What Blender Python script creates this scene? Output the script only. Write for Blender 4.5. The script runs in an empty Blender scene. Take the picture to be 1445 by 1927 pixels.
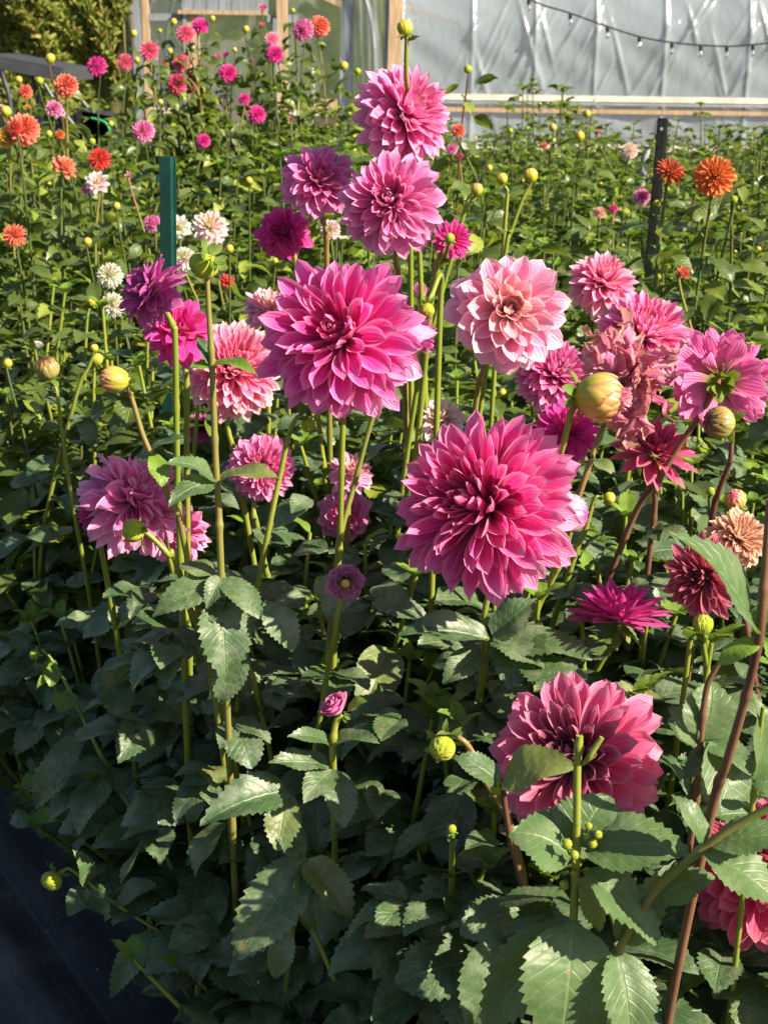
import bpy, math
import numpy as np
from mathutils import Vector, Matrix

# ------------------------------------------------------------------ camera, world, sun, exposure
IW, IH, FPX = 1445.0, 1927.0, 2673.0
PITCH, ROLL, CAMZ = math.radians(18.1), math.radians(0.8), 1.65
scene = bpy.context.scene
col = scene.collection
_f = np.array([0, math.cos(PITCH), -math.sin(PITCH)])
_r0 = np.array([1.0, 0, 0]); _u0 = np.array([0, math.sin(PITCH), math.cos(PITCH)])
CR = _r0*math.cos(ROLL) + _u0*math.sin(ROLL)
CU = _u0*math.cos(ROLL) - _r0*math.sin(ROLL)
CF = _f
CAM = np.array([0, 0, CAMZ])
cam_data = bpy.data.cameras.new('camera')
cam_data.sensor_fit = 'VERTICAL'; cam_data.sensor_height = 36.0
cam_data.lens = FPX/IH*36.0
cam_data.clip_start = 0.05; cam_data.clip_end = 500
cam_data.dof.use_dof = True; cam_data.dof.focus_distance = 1.95; cam_data.dof.aperture_fstop = 13.0
cam = bpy.data.objects.new('camera', cam_data); col.objects.link(cam)
M4 = Matrix.Identity(4)
for i in range(3):
    M4[i][0] = CR[i]; M4[i][1] = CU[i]; M4[i][2] = -CF[i]; M4[i][3] = CAM[i]
cam.matrix_world = M4
scene.camera = cam

SUN_EL, SUN_AZ = math.radians(35), math.radians(-27)   # azimuth of the sun seen from the bed: from +X (picture right), turned towards the camera
SUND = np.array([math.cos(SUN_EL)*math.cos(SUN_AZ), math.cos(SUN_EL)*math.sin(SUN_AZ), math.sin(SUN_EL)])
world = bpy.data.worlds.new("World"); scene.world = world; world.use_nodes = True
wn = world.node_tree.nodes; wl = world.node_tree.links
wn.clear()
sky = wn.new('ShaderNodeTexSky'); sky.sky_type = 'NISHITA'; sky.sun_disc = False
sky.sun_elevation = SUN_EL; sky.sun_rotation = math.atan2(SUND[0], SUND[1])
bg = wn.new('ShaderNodeBackground'); bg.inputs[1].default_value = 0.052
wo = wn.new('ShaderNodeOutputWorld')
wl.new(sky.outputs[0], bg.inputs[0]); wl.new(bg.outputs[0], wo.inputs[0])
sd = bpy.data.lights.new('sun', 'SUN'); sd.energy = 5.0; sd.angle = math.radians(0.5); sd.color = (1.0, 0.88, 0.69)
sun = bpy.data.objects.new('sun', sd); col.objects.link(sun)
sun.rotation_mode = 'QUATERNION'; sun.rotation_quaternion = Vector(-SUND).to_track_quat('-Z', 'Y')
sun.location = (4, -4, 6)
scene.view_settings.view_transform = 'Standard'; scene.view_settings.look = 'None'
scene.view_settings.exposure = 1.6; scene.view_settings.gamma = 1.0
scene.cycles.max_bounces = 7; scene.cycles.diffuse_bounces = 3; scene.cycles.glossy_bounces = 2
scene.cycles.transmission_bounces = 5; scene.cycles.transparent_max_bounces = 8
scene.cycles.use_denoising = True
scene.cycles.sample_clamp_indirect = 6.0

def P(px, py, d):
    """the point of the place seen at pixel (px, py) of the photograph, d metres ahead on the ground"""
    a = (px-IW/2)/FPX; b = (IH/2-py)/FPX
    v = CF + CR*a + CU*b
    return CAM + v*(d/v[1])
def proj(pts):
    q = np.atleast_2d(pts)-CAM
    z = np.maximum(q@CF, 1e-3)
    return np.stack([IW/2+FPX*(q@CR)/z, IH/2-FPX*(q@CU)/z, z], 1)
def facing(r, u, t):
    v = CR*r + CU*u - CF*t
    return v/np.linalg.norm(v)
rng = np.random.default_rng(11)
def nrm(v): return v/np.maximum(np.linalg.norm(v, axis=-1, keepdims=True), 1e-9)

# ------------------------------------------------------------------ materials
class NT:
    def __init__(s, name):
        s.m = bpy.data.materials.new(name); s.m.use_nodes = True
        s.t = s.m.node_tree; s.t.nodes.clear()
        s.out = s.t.nodes.new('ShaderNodeOutputMaterial')
    def n(s, typ, **kw):
        x = s.t.nodes.new(typ)
        for k, v in kw.items(): setattr(x, k, v)
        return x
    def put(s, sock, v):
        if isinstance(v, bpy.types.NodeSocket): s.t.links.new(v, sock)
        elif isinstance(v, (tuple, list)) and len(v) == 3 and sock.type == 'RGBA': sock.default_value = (*v, 1)
        else: sock.default_value = v
    def math(s, op, a, b=0.0, c=None, clamp=False):
        x = s.n('ShaderNodeMath', operation=op); x.use_clamp = clamp
        s.put(x.inputs[0], a); s.put(x.inputs[1], b)
        if c is not None: s.put(x.inputs[2], c)
        return x.outputs[0]
    def ramp(s, x, a, b, lo=0.0, hi=1.0):
        m = s.n('ShaderNodeMapRange', interpolation_type='SMOOTHSTEP')
        s.put(m.inputs[0], x); s.put(m.inputs[1], a); s.put(m.inputs[2], b); s.put(m.inputs[3], lo); s.put(m.inputs[4], hi)
        return m.outputs[0]
    def mix(s, f, a, b, mode='MIX'):
        x = s.n('ShaderNodeMix', data_type='RGBA', blend_type=mode)
        s.put(x.inputs[0], f); s.put(x.inputs[6], a); s.put(x.inputs[7], b)
        return x.outputs[2]
    def attr(s, name):
        x = s.n('ShaderNodeAttribute', attribute_name=name)
        y = s.n('ShaderNodeSeparateXYZ'); s.t.links.new(x.outputs['Vector'], y.inputs[0])
        return x.outputs['Vector'], y.outputs[0], y.outputs[1], y.outputs[2]
    def noise(s, scale, vec=None, detail=2.0, rough=0.5, dist=0.0):
        x = s.n('ShaderNodeTexNoise'); s.put(x.inputs['Scale'], scale); s.put(x.inputs['Detail'], detail)
        s.put(x.inputs['Roughness'], rough); s.put(x.inputs['Distortion'], dist)
        if vec is None:
            tc = s.n('ShaderNodeTexCoord'); vec = tc.outputs['Object']
        s.put(x.inputs['Vector'], vec)
        return x.outputs['Fac']
    def vec(s, x, y, z):
        c = s.n('ShaderNodeCombineXYZ'); s.put(c.inputs[0], x); s.put(c.inputs[1], y); s.put(c.inputs[2], z)
        return c.outputs[0]
    def bump(s, h, strength=0.3, dist=0.01):
        b = s.n('ShaderNodeBump'); s.put(b.inputs['Strength'], strength); s.put(b.inputs['Distance'], dist); s.put(b.inputs['Height'], h)
        return b.outputs[0]
    def bsdf(s, color, rough=0.5, spec=0.4, metal=0.0, normal=None, sheen=0.0, coat=0.0):
        b = s.n('ShaderNodeBsdfPrincipled')
        s.put(b.inputs['Base Color'], color); s.put(b.inputs['Roughness'], rough); s.put(b.inputs['Specular IOR Level'], spec); s.put(b.inputs['Metallic'], metal)
        if normal is not None: s.put(b.inputs['Normal'], normal)
        if sheen: s.put(b.inputs['Sheen Weight'], sheen)
        if coat: s.put(b.inputs['Coat Weight'], coat)
        return b.outputs[0]
    def trans(s, color, normal=None):
        b = s.n('ShaderNodeBsdfTranslucent'); s.put(b.inputs[0], color)
        if normal is not None: s.put(b.inputs['Normal'], normal)
        return b.outputs[0]
    def mixs(s, f, a, b):
        x = s.n('ShaderNodeMixShader'); s.put(x.inputs[0], f); s.t.links.new(a, x.inputs[1]); s.t.links.new(b, x.inputs[2])
        return x.outputs[0]
    def end(s, sh):
        s.t.links.new(sh, s.out.inputs[0]); return s.m

def petal_mat(name, inner, mid, edge, outer, base=None, edge_amt=0.8, trans=0.42, brown=0.0):
    n = NT(name); _, u, v, r = n.attr('p'); _, t, seed, _z = n.attr('q')
    au = n.math('ABSOLUTE', u)
    c = n.mix(n.ramp(t, 0.05, 0.55), inner, mid)
    c = n.mix(n.ramp(t, 0.62, 1.0), c, outer)
    if base is not None: c = n.mix(n.ramp(v, 0.0, 0.5, 1.0, 0.0), c, base)
    ef = n.math('MAXIMUM', n.ramp(au, 0.55, 1.0), n.ramp(v, 0.72, 1.0))
    c = n.mix(n.math('MULTIPLY', ef, edge_amt), c, edge)
    st = n.noise(1.0, n.vec(n.math('MULTIPLY', u, 9.0), n.math('MULTIPLY', v, 1.2), n.math('MULTIPLY', r, 57.0)), 4.0, 0.65)
    c = n.mix(n.math('MULTIPLY', n.ramp(st, 0.42, 0.72), 0.30), c, edge)
    bl = n.noise(55.0, None, 2.0); c = n.mix(n.math('MULTIPLY', n.ramp(n.math('MULTIPLY_ADD', v, 0.16, bl), 0.80, 0.86), 0.55), c, (0.36, 0.16, 0.07))
    hs = n.n('ShaderNodeHueSaturation'); n.put(hs.inputs['Color'], c)
    n.put(hs.inputs['Value'], n.math('MULTIPLY_ADD', r, 0.22, 0.88)); n.put(hs.inputs['Hue'], n.math('MULTIPLY_ADD', seed, 0.010, 0.488))
    c = hs.outputs[0]
    if brown:
        bn = n.noise(60.0, None, 3.0)
        c = n.mix(n.math('MULTIPLY', n.ramp(n.math('ADD', bn, n.math('MULTIPLY', v, 0.30)), 0.72, 0.88), brown), c, (0.42, 0.22, 0.09))
    vein = n.math('SINE', n.math('MULTIPLY', u, 19.0))
    nor = n.bump(n.math('ADD', n.math('MULTIPLY', vein, 0.6), n.math('MULTIPLY', st, 3.0)), 0.55, 0.0009)
    s1 = n.bsdf(c, 0.5, 0.35, normal=nor, sheen=0.15)
    s2 = n.trans(c, nor)
    return n.end(n.mixs(trans, s1, s2))

def leaf_mat(name, dark, light, vein, dust=0.0, trans=0.25, rough=0.42, young=None, spec=0.45):
    n = NT(name); _, u, v, r = n.attr('p')
    au = n.math('ABSOLUTE', u)
    k = n.math('SUBTRACT', n.math('MULTIPLY', v, 7.5), n.math('MULTIPLY', au, 2.3))
    fr = n.math('ABSOLUTE', n.math('SUBTRACT', n.math('FRACT', k), 0.5))     # 0 on a lateral vein
    lat = n.ramp(fr, 0.0, 0.13, 1.0, 0.0)
    midv = n.ramp(au, 0.0, 0.07, 1.0, 0.0)
    vn = n.math('MAXIMUM', n.math('MULTIPLY', lat, 0.45), midv)
    big = n.noise(9.0, None, 2.0)
    c = n.mix(n.math('MULTIPLY_ADD', r, 0.55, n.math('MULTIPLY', big, 0.4)), dark, light)
    if young is not None: c = n.mix(n.ramp(r, 0.8, 1.0), c, young)
    c = n.mix(n.math('MULTIPLY', vn, 0.55), c, vein)
    sp = n.noise(48.0, None, 3.0, 0.7); c = n.mix(n.math('MULTIPLY', n.ramp(n.math('MULTIPLY_ADD', r, 0.10, sp), 0.70, 0.76), 0.7), c, (0.16, 0.12, 0.035))
    c = n.mix(n.math('MULTIPLY', n.ramp(r, 0.93, 0.98), 0.45), c, (0.20, 0.20, 0.035))
    h = n.math('ADD', n.math('MULTIPLY', vn, -1.0), n.math('MULTIPLY', n.noise(160.0, None, 2.0), 0.7))
    if dust:
        dn = n.noise(26.0, None, 4.0, 0.65); fine = n.noise(240.0, None, 2.0, 0.6)
        df = n.math('MULTIPLY', n.ramp(n.math('MULTIPLY_ADD', fine, 0.35, dn), 0.6, 0.82), dust)
        c = n.mix(df, c, (0.34, 0.36, 0.27))
    nor = n.bump(h, 0.55, 0.0012)
    s1 = n.bsdf(c, rough, spec, normal=nor)
    tc = n.mix(0.6, c, (0.30, 0.42, 0.03), 'MIX')
    return n.end(n.mixs(trans, s1, n.trans(tc, nor)))

def plain(name, c1, c2, scale=8.0, rough=0.6, spec=0.4, bump=0.0, metal=0.0, stretch=None, trans=0.0, coat=0.0):
    n = NT(name)
    vec = None
    if stretch:
        tc = n.n('ShaderNodeTexCoord'); mp = n.n('ShaderNodeMapping'); n.t.links.new(tc.outputs['Object'], mp.inputs[0])
        mp.inputs['Scale'].default_value = stretch; vec = mp.outputs[0]
    f = n.noise(scale, vec, 4.0, 0.6)
    c = n.mix(n.ramp(f, 0.3, 0.7), c1, c2)
    nor = n.bump(f, bump, 0.01) if bump else None
    s = n.bsdf(c, rough, spec, metal, nor, coat=coat)
    if trans: s = n.mixs(trans, s, n.trans(c))
    return n.end(s)

MAT = {}
MAT['magenta'] = petal_mat('petal_magenta', (0.74,0.006,0.17), (0.80,0.045,0.32), (0.86,0.36,0.60), (0.88,0.52,0.66), edge_amt=0.7)
MAT['pink'] = petal_mat('petal_pink', (0.84,0.09,0.30), (0.84,0.18,0.44), (0.88,0.46,0.62), (0.84,0.36,0.54))
MAT['mauve'] = petal_mat('petal_mauve', (0.74,0.07,0.28), (0.76,0.15,0.40), (0.86,0.44,0.66), (0.80,0.30,0.54))
MAT['blush'] = petal_mat('petal_blush', (0.90,0.50,0.38), (0.86,0.27,0.47), (0.92,0.66,0.74), (0.86,0.40,0.60), base=(0.88,0.46,0.42))
MAT['cream_pink'] = petal_mat('petal_cream_pink', (0.84,0.10,0.30), (0.86,0.18,0.40), (0.92,0.62,0.60), (0.88,0.42,0.52))
MAT['coral'] = petal_mat('petal_coral', (0.16,0.004,0.03), (0.84,0.12,0.30), (0.88,0.44,0.56), (0.90,0.38,0.50), edge_amt=0.5)
MAT['raspberry'] = petal_mat('petal_raspberry', (0.55,0.02,0.10), (0.64,0.06,0.15), (0.72,0.24,0.30), (0.66,0.10,0.18), edge_amt=0.5)
MAT['hot'] = petal_mat('petal_hot_pink', (0.68,0.01,0.20), (0.76,0.03,0.30), (0.70,0.12,0.38), (0.66,0.05,0.26), edge_amt=0.5)
MAT['bud_petal'] = petal_mat('petal_bud_mauve', (0.74,0.42,0.20), (0.74,0.32,0.54), (0.50,0.10,0.36), (0.78,0.46,0.52))
MAT['deep_back'] = petal_mat('petal_back_pink', (0.78,0.05,0.25), (0.80,0.10,0.36), (0.84,0.30,0.52), (0.80,0.16,0.40), base=(0.34,0.26,0.05))
MAT['purple'] = petal_mat('petal_purple', (0.40,0.015,0.20), (0.66,0.06,0.34), (0.62,0.20,0.46), (0.50,0.08,0.30), edge_amt=0.6)
MAT['faded'] = petal_mat('petal_faded', (0.72,0.18,0.34), (0.74,0.28,0.44), (0.62,0.34,0.24), (0.70,0.40,0.46), brown=0.8)
MAT['peach'] = petal_mat('petal_peach', (0.75,0.42,0.26), (0.78,0.48,0.30), (0.84,0.62,0.46), (0.78,0.46,0.32), brown=0.25)
MAT['wine'] = petal_mat('petal_wine', (0.35,0.02,0.05), (0.42,0.03,0.08), (0.60,0.22,0.26), (0.45,0.07,0.11))
MAT['orange'] = petal_mat('petal_orange', (0.58,0.11,0.02), (0.70,0.20,0.035), (0.80,0.34,0.10), (0.68,0.18,0.03))
MAT['rust'] = petal_mat('petal_rust', (0.30,0.03,0.01), (0.52,0.07,0.02), (0.66,0.18,0.05), (0.55,0.08,0.02))
MAT['salmon'] = petal_mat('petal_salmon', (0.72,0.12,0.04), (0.76,0.16,0.08), (0.82,0.38,0.24), (0.74,0.16,0.09))
MAT['red'] = petal_mat('petal_red', (0.70,0.12,0.02), (0.70,0.04,0.02), (0.76,0.16,0.10), (0.66,0.04,0.03))
MAT['crimson'] = petal_mat('petal_crimson', (0.66,0.04,0.06), (0.76,0.06,0.18), (0.84,0.34,0.44), (0.72,0.05,0.18))
MAT['white'] = petal_mat('petal_white', (0.74,0.70,0.30), (0.76,0.75,0.62), (0.80,0.80,0.76), (0.76,0.75,0.66))
MAT['palepink'] = petal_mat('petal_pale_pink', (0.78,0.62,0.30), (0.80,0.55,0.56), (0.84,0.74,0.74), (0.80,0.60,0.64))
MAT['yellow'] = petal_mat('petal_yellow', (0.62,0.42,0.02), (0.70,0.36,0.03), (0.78,0.52,0.10), (0.66,0.30,0.04))
MAT['bud_green'] = petal_mat('bud_scales_green', (0.30,0.36,0.015), (0.34,0.42,0.02), (0.50,0.55,0.05), (0.30,0.40,0.02), edge_amt=0.4, trans=0.3)
def bud_mat(name, low, high, tip):
    n = NT(name); _, u, v, r = n.attr('p')
    c = n.mix(n.ramp(v, 0.35, 0.75), low, high); c = n.mix(n.ramp(v, 0.8, 1.0), c, tip)
    au = n.math('ABSOLUTE', u); c = n.mix(n.ramp(au, 0.5, 1.0, 0.0, 0.55), c, tip)
    st = n.math('SINE', n.math('MULTIPLY', u, 12.0)); c = n.mix(n.ramp(st, 0.5, 1.0, 0.0, 0.35), c, tip)
    return n.end(n.mixs(0.25, n.bsdf(c, 0.35, 0.45), n.trans(c)))
MAT['bud_pink'] = bud_mat('bud_scales_pink', (0.40,0.42,0.03), (0.62,0.34,0.10), (0.55,0.08,0.22))
MAT['bud_yellow'] = bud_mat('bud_scales_yellow', (0.36,0.40,0.02), (0.58,0.44,0.05), (0.62,0.34,0.12))
MAT['bud_mauve'] = bud_mat('bud_scales_mauve', (0.60,0.34,0.16), (0.70,0.34,0.50), (0.42,0.06,0.30))
MAT['bud_dark'] = bud_mat('bud_scales_dark', (0.34,0.34,0.10), (0.30,0.20,0.06), (0.10,0.01,0.03))
MAT['sepal'] = leaf_mat('sepal_green', (0.07,0.13,0.015), (0.14,0.24,0.025), (0.22,0.34,0.05), trans=0.3)
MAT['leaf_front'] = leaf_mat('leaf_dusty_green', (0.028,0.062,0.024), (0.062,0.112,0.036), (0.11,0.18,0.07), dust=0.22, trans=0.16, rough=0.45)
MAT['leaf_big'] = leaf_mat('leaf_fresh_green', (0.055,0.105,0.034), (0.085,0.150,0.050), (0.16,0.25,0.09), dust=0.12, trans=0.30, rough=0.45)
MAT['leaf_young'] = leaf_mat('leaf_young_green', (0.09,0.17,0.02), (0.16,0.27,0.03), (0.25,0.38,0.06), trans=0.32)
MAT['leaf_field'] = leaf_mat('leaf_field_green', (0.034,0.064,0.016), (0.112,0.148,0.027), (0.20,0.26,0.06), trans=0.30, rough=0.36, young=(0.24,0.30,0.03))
MAT['stem_field'] = plain('stem_field_green', (0.05, 0.075, 0.015), (0.09, 0.10, 0.022), 14.0, 0.55)
MAT['stem'] = plain('stem_green', (0.14,0.20,0.02), (0.22,0.24,0.035), 14.0, 0.45, stretch=(1,1,0.15), trans=0.12)
MAT['stem_red'] = plain('stem_red_green', (0.13,0.17,0.028), (0.20,0.115,0.045), 10.0, 0.45, stretch=(1,1,0.15))
MAT['stem_brown'] = plain('stem_maroon', (0.075,0.030,0.022), (0.15,0.075,0.04), 14.0, 0.5, stretch=(1,1,0.15))

# ------------------------------------------------------------------ mesh collecting
class MB:
    def __init__(s): s.V = []; s.F = []; s.A = []; s.B = []; s.n = 0
    def add(s, v, f, p=None, q=None):
        v = np.asarray(v, float).reshape(-1, 3); k = len(v)
        s.V.append(v); s.F.append(np.asarray(f, np.int64).reshape(-1, 4)+s.n)
        s.A.append(np.zeros((k, 3)) if p is None else np.asarray(p, float).reshape(-1, 3))
        s.B.append(np.zeros((k, 3)) if q is None else np.asarray(q, float).reshape(-1, 3))
        s.n += k
    def mesh(s, name, mat, smooth=True):
        V = np.concatenate(s.V); F = np.concatenate(s.F)
        me = bpy.data.meshes.new(name)
        me.vertices.add(len(V)); me.vertices.foreach_set('co', V.astype(np.float32).ravel())
        me.loops.add(F.size); me.loops.foreach_set('vertex_index', F.astype(np.int32).ravel())
        me.polygons.add(len(F)); me.polygons.foreach_set('loop_start', np.arange(0, F.size, 4, dtype=np.int32))
        me.polygons.foreach_set('loop_total', np.full(len(F), 4, np.int32))
        me.polygons.foreach_set('use_smooth', np.full(len(F), smooth, bool))
        for nm, D in (('p', s.A), ('q', s.B)):
            D = np.concatenate(D)
            if D.any():
                a = me.attributes.new(nm, 'FLOAT_VECTOR', 'POINT'); a.data.foreach_set('vector', D.astype(np.float32).ravel())
        me.update(calc_edges=True)
        me.materials.append(mat)
        return me
def grid_faces(nr, nc, off=0):
    i = np.arange(nr-1)[:, None]*nc + np.arange(nc-1)[None]
    return np.stack([i, i+1, i+nc+1, i+nc], -1).reshape(-1, 4)+off
def link(name, data, parent=None, loc=None):
    o = bpy.data.objects.new(name, data); col.objects.link(o)
    if parent is not None: o.parent = parent
    if loc is not None: o.location = [float(x) for x in loc]
    return o
def tag(o, label=None, cat=None, group=None, kind=None):
    if label: o['label'] = label
    if cat: o['category'] = cat
    if group: o['group'] = group
    if kind: o['kind'] = kind
    return o
def root(name, loc, label, cat, group=None):
    o = link(name, None, None, loc); o.empty_display_size = 0.05
    return tag(o, label, cat, group)
def build(mb, name, mat, parent, origin, smooth=True):
    """one mesh object whose vertices were collected in world space, stored relative to origin (the parent's place)"""
    s = MB(); s.V = [v-np.asarray(origin) for v in mb.V]; s.F = mb.F; s.A = mb.A; s.B = mb.B
    o = link(name, s.mesh(name, mat, smooth), parent)
    if parent is None: o.location = [float(x) for x in origin]
    return o

# ------------------------------------------------------------------ shapes
def spline(pts, n):
    pts = np.asarray(pts, float); m = len(pts)
    if m == 2: return pts[0]+(pts[1]-pts[0])*np.linspace(0, 1, n)[:, None]
    ext = np.vstack([2*pts[0]-pts[1], pts, 2*pts[-1]-pts[-2]])
    t = np.linspace(0, m-1-1e-6, n); i = t.astype(int); f = (t-i)[:, None]
    a, b, c, d = ext[i], ext[i+1], ext[i+2], ext[i+3]
    return 0.5*((2*b)+(-a+c)*f+(2*a-5*b+4*c-d)*f**2+(-a+3*b-3*c+d)*f**3)
def tube(mb, pts, rad, seg=8, n=None, rnd=0.5):
    n = n or max(4, len(pts)*4)
    c = spline(pts, n); rr = np.interp(np.linspace(0, 1, n), np.linspace(0, 1, len(np.atleast_1d(rad))) if np.ndim(rad) else [0, 1], rad if np.ndim(rad) else [rad, rad])
    T = nrm(np.gradient(c, axis=0)); up = np.array([0.31, 0.2, 0.93]) if abs(T[0][2]) < 0.9 else np.array([1.0, 0.1, 0])
    X = nrm(np.cross(T, up)); Y = np.cross(T, X)
    if seg == 10 and n >= 30:
        n_ = n; sl_ = np.concatenate([[0], np.cumsum(np.linalg.norm(np.diff(c, axis=0), axis=1))]); off = rng.uniform(0, .1)
        rr = rr*(1+0.28*np.exp(-(((sl_+off) % 0.125-0.06)/0.006)**2))
    a = np.linspace(0, 2*np.pi, seg, endpoint=False)
    v = c[:, None]+rr[:, None, None]*(X[:, None]*np.cos(a)[None, :, None]+Y[:, None]*np.sin(a)[None, :, None])
    i = np.arange(n-1)[:, None]*seg+np.arange(seg)[None]; j = np.arange(n-1)[:, None]*seg+(np.arange(seg)[None]+1) % seg
    f = np.stack([i, j, j+seg, i+seg], -1).reshape(-1, 4)
    p = np.zeros((n, seg, 3)); p[..., 1] = np.linspace(0, 1, n)[:, None]; p[..., 2] = rnd; p[..., 0] = 0.01
    mb.add(v, f, p)
    # caps
    for k, e in ((0, c[0]), (n-1, c[-1])):
        ring = v[k]; cv = np.vstack([ring, ring*0.02+e*0.98])
        q = [[m, (m+1) % seg, seg+(m+1) % seg, seg+m] for m in range(seg)]
        mb.add(cv, q, np.tile([0.01, 0.5, rnd], (2*seg, 1)))
    return c
def box(mb, c, s, R=None):
    c = np.asarray(c, float); h = np.asarray(s, float)/2
    sg = np.array([[-1,-1,-1],[1,-1,-1],[1,1,-1],[-1,1,-1],[-1,-1,1],[1,-1,1],[1,1,1],[-1,1,1]])*h
    if R is not None: sg = sg@np.asarray(R).T
    v = sg+c
    for q in ((3,2,1,0),(4,5,6,7),(0,1,5,4),(1,2,6,5),(2,3,7,6),(3,0,4,7)):
        mb.add(v[list(q)], [[0,1,2,3]])
def bar(mb, a, b, w, t, side=(0,1,0)):
    """a square-cut timber from a to b, w wide in the picture plane, t thick along side"""
    a = np.asarray(a, float); b = np.asarray(b, float); z = b-a; L = np.linalg.norm(z); z = z/L
    y = np.asarray(side, float); y = nrm(y-z*np.dot(y, z)); x = np.cross(y, z)
    box(mb, (a+b)/2, (w, t, L), np.stack([x, y, z], 1))

def petals(mb, phi, th, L, W, cup, bend, r0, rank, e=0.7, nu=7, nv=9, rip=0.0, seed=0.5, squash=1.0, zoff=0.0):
    """a batch of petals round +Z: phi = angle off the axis, th = azimuth; every argument may be an array"""
    N = len(phi); v = np.linspace(0, 1, nv); u = np.linspace(-1, 1, nu)
    b = lambda x: np.broadcast_to(np.asarray(x, float), (N,))
    L, W, cup, bend, r0, rank = map(b, (L, W, cup, bend, r0, rank))
    a = phi[:, None]+bend[:, None]*v[None]**1.6
    ds = L[:, None]/(nv-1)
    am = 0.5*(a[:, 1:]+a[:, :-1])
    r = np.concatenate([np.zeros((N, 1)), np.cumsum(np.sin(am)*ds, 1)], 1)+(r0*np.sin(phi))[:, None]
    z = np.concatenate([np.zeros((N, 1)), np.cumsum(np.cos(am)*ds, 1)], 1)+(r0*np.cos(phi)*squash)[:, None]+zoff
    pk = 0.70-0.25*min(max(e-.5, 0)/.45, 1)
    prof = np.where(v < pk, 0.34+0.66*np.sin(np.pi/2*np.clip(v/pk, 0, 1))**1.2, np.clip(1-np.clip((v-pk)/(1-pk), 0, 1)**2.0, 0, 1)**(0.60+0.5*(e-.5)/.45)); prof[-1] = 0.012
    w = W[:, None]*prof[None]
    k = cup[:, None]*(1.1-0.55*v[None])
    lat = w[..., None]*np.sin(u*k[..., None])/k[..., None]
    up = w[..., None]*(1-np.cos(u*k[..., None]))/k[..., None]
    ph = rng.uniform(0, 6.28, N)
    up = up + rip*L[:, None, None]*np.sin(5.5*v[None, :, None]+ph[:, None, None]+u[None, None]*1.5)*np.abs(u)[None, None]
    up = up + 0.10*w[..., None]*rng.normal(0, 1, N)[:, None, None]*u[None, None]
    up = up + 0.012*L[:, None, None]*np.cos(u*np.pi*2.5)[None, None]*np.sin(np.pi*v)[None, :, None]
    nr, nz = -np.cos(a)[..., None], np.sin(a)[..., None]
    R = r[..., None]+nr*up; Z = z[..., None]+nz*up
    tw = th[:, None, None]
    X = R*np.cos(tw)-lat*np.sin(tw); Y = R*np.sin(tw)+lat*np.cos(tw)
    V = np.stack([X, Y, Z], -1)
    p = np.zeros(V.shape); p[..., 0] = u; p[..., 1] = v[None, :, None]; p[..., 2] = rng.uniform(0, 1, N)[:, None, None]
    q = np.zeros(V.shape); q[..., 0] = rank[:, None, None]; q[..., 1] = seed
    f = grid_faces(nv, nu); F = (f[None]+(np.arange(N)*nv*nu)[:, None, None]).reshape(-1, 4)
    mb.add(V, F, p, q)

def bloom_meshes(n=120, phimax=108, dome=0.5, W=0.17, cup=1.0, e=0.7, bend_out=0.35, rip=0.012, lod=0, core=0.10, jit=1.0, r0=0.16, eye=None):
    """unit flower head (radius 1, axis +Z): outer petals and the tight centre as two collectors"""
    outer, cen = MB(), MB(); i = np.arange(n); t = (i+0.5)/n
    seed = rng.uniform(0, 1)
    phi = np.radians(3+(phimax-3)*t**0.80)+rng.normal(0, 0.035*jit, n)
    th = i*2.399963+rng.normal(0, 0.05*jit, n)
    Lf = dome*0.75+(1-dome*0.75-0.06)*np.clip(np.sin(np.minimum(phi, np.pi/2))**0.9, 0, 1)
    Lf = Lf*np.where(t < 0.2, 0.72+1.4*t, 1.0)*np.where(t > 0.85, 0.97, 1)*rng.normal(1, 0.04*jit, n)
    L = np.maximum(Lf-r0*0.6, 0.12)
    Wd = W*(0.38+0.62*np.clip(t*2.6, 0, 1))*rng.normal(1, 0.06*jit, n)
    cu = cup*(1.9-1.25*np.clip(t*1.25, 0, 1))
    be = -0.75*(1-np.clip(t*2.6, 0, 1))+bend_out*np.clip(t*1.4-0.15, 0, 1)+rng.normal(0, 0.08*jit, n)
    c = t < core
    nu, nv = ((7, 10), (5, 7), (3, 5))[lod]
    for mb, m in ((outer, ~c), (cen, c)):
        if m.any(): petals(mb, phi[m], th[m], L[m], Wd[m], cu[m], be[m], r0, t[m], e, nu, nv, rip, seed)
    if eye:  # open eye: a low boss of tiny florets
        pass
    return outer, cen
def sepal_mb(n=6, L=0.35, W=0.10, phi=125, r0=0.12, zoff=-0.05, bend=0.5):
    mb = MB(); k = np.arange(n)
    petals(mb, np.radians(phi)+rng.normal(0, 0.12, n), k*2*np.pi/n+rng.normal(0, .1, n), L*rng.normal(1, .1, n), W, 0.5, bend, r0, 0.5, 0.8, 5, 6, 0.02, zoff=zoff)
    return mb
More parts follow.
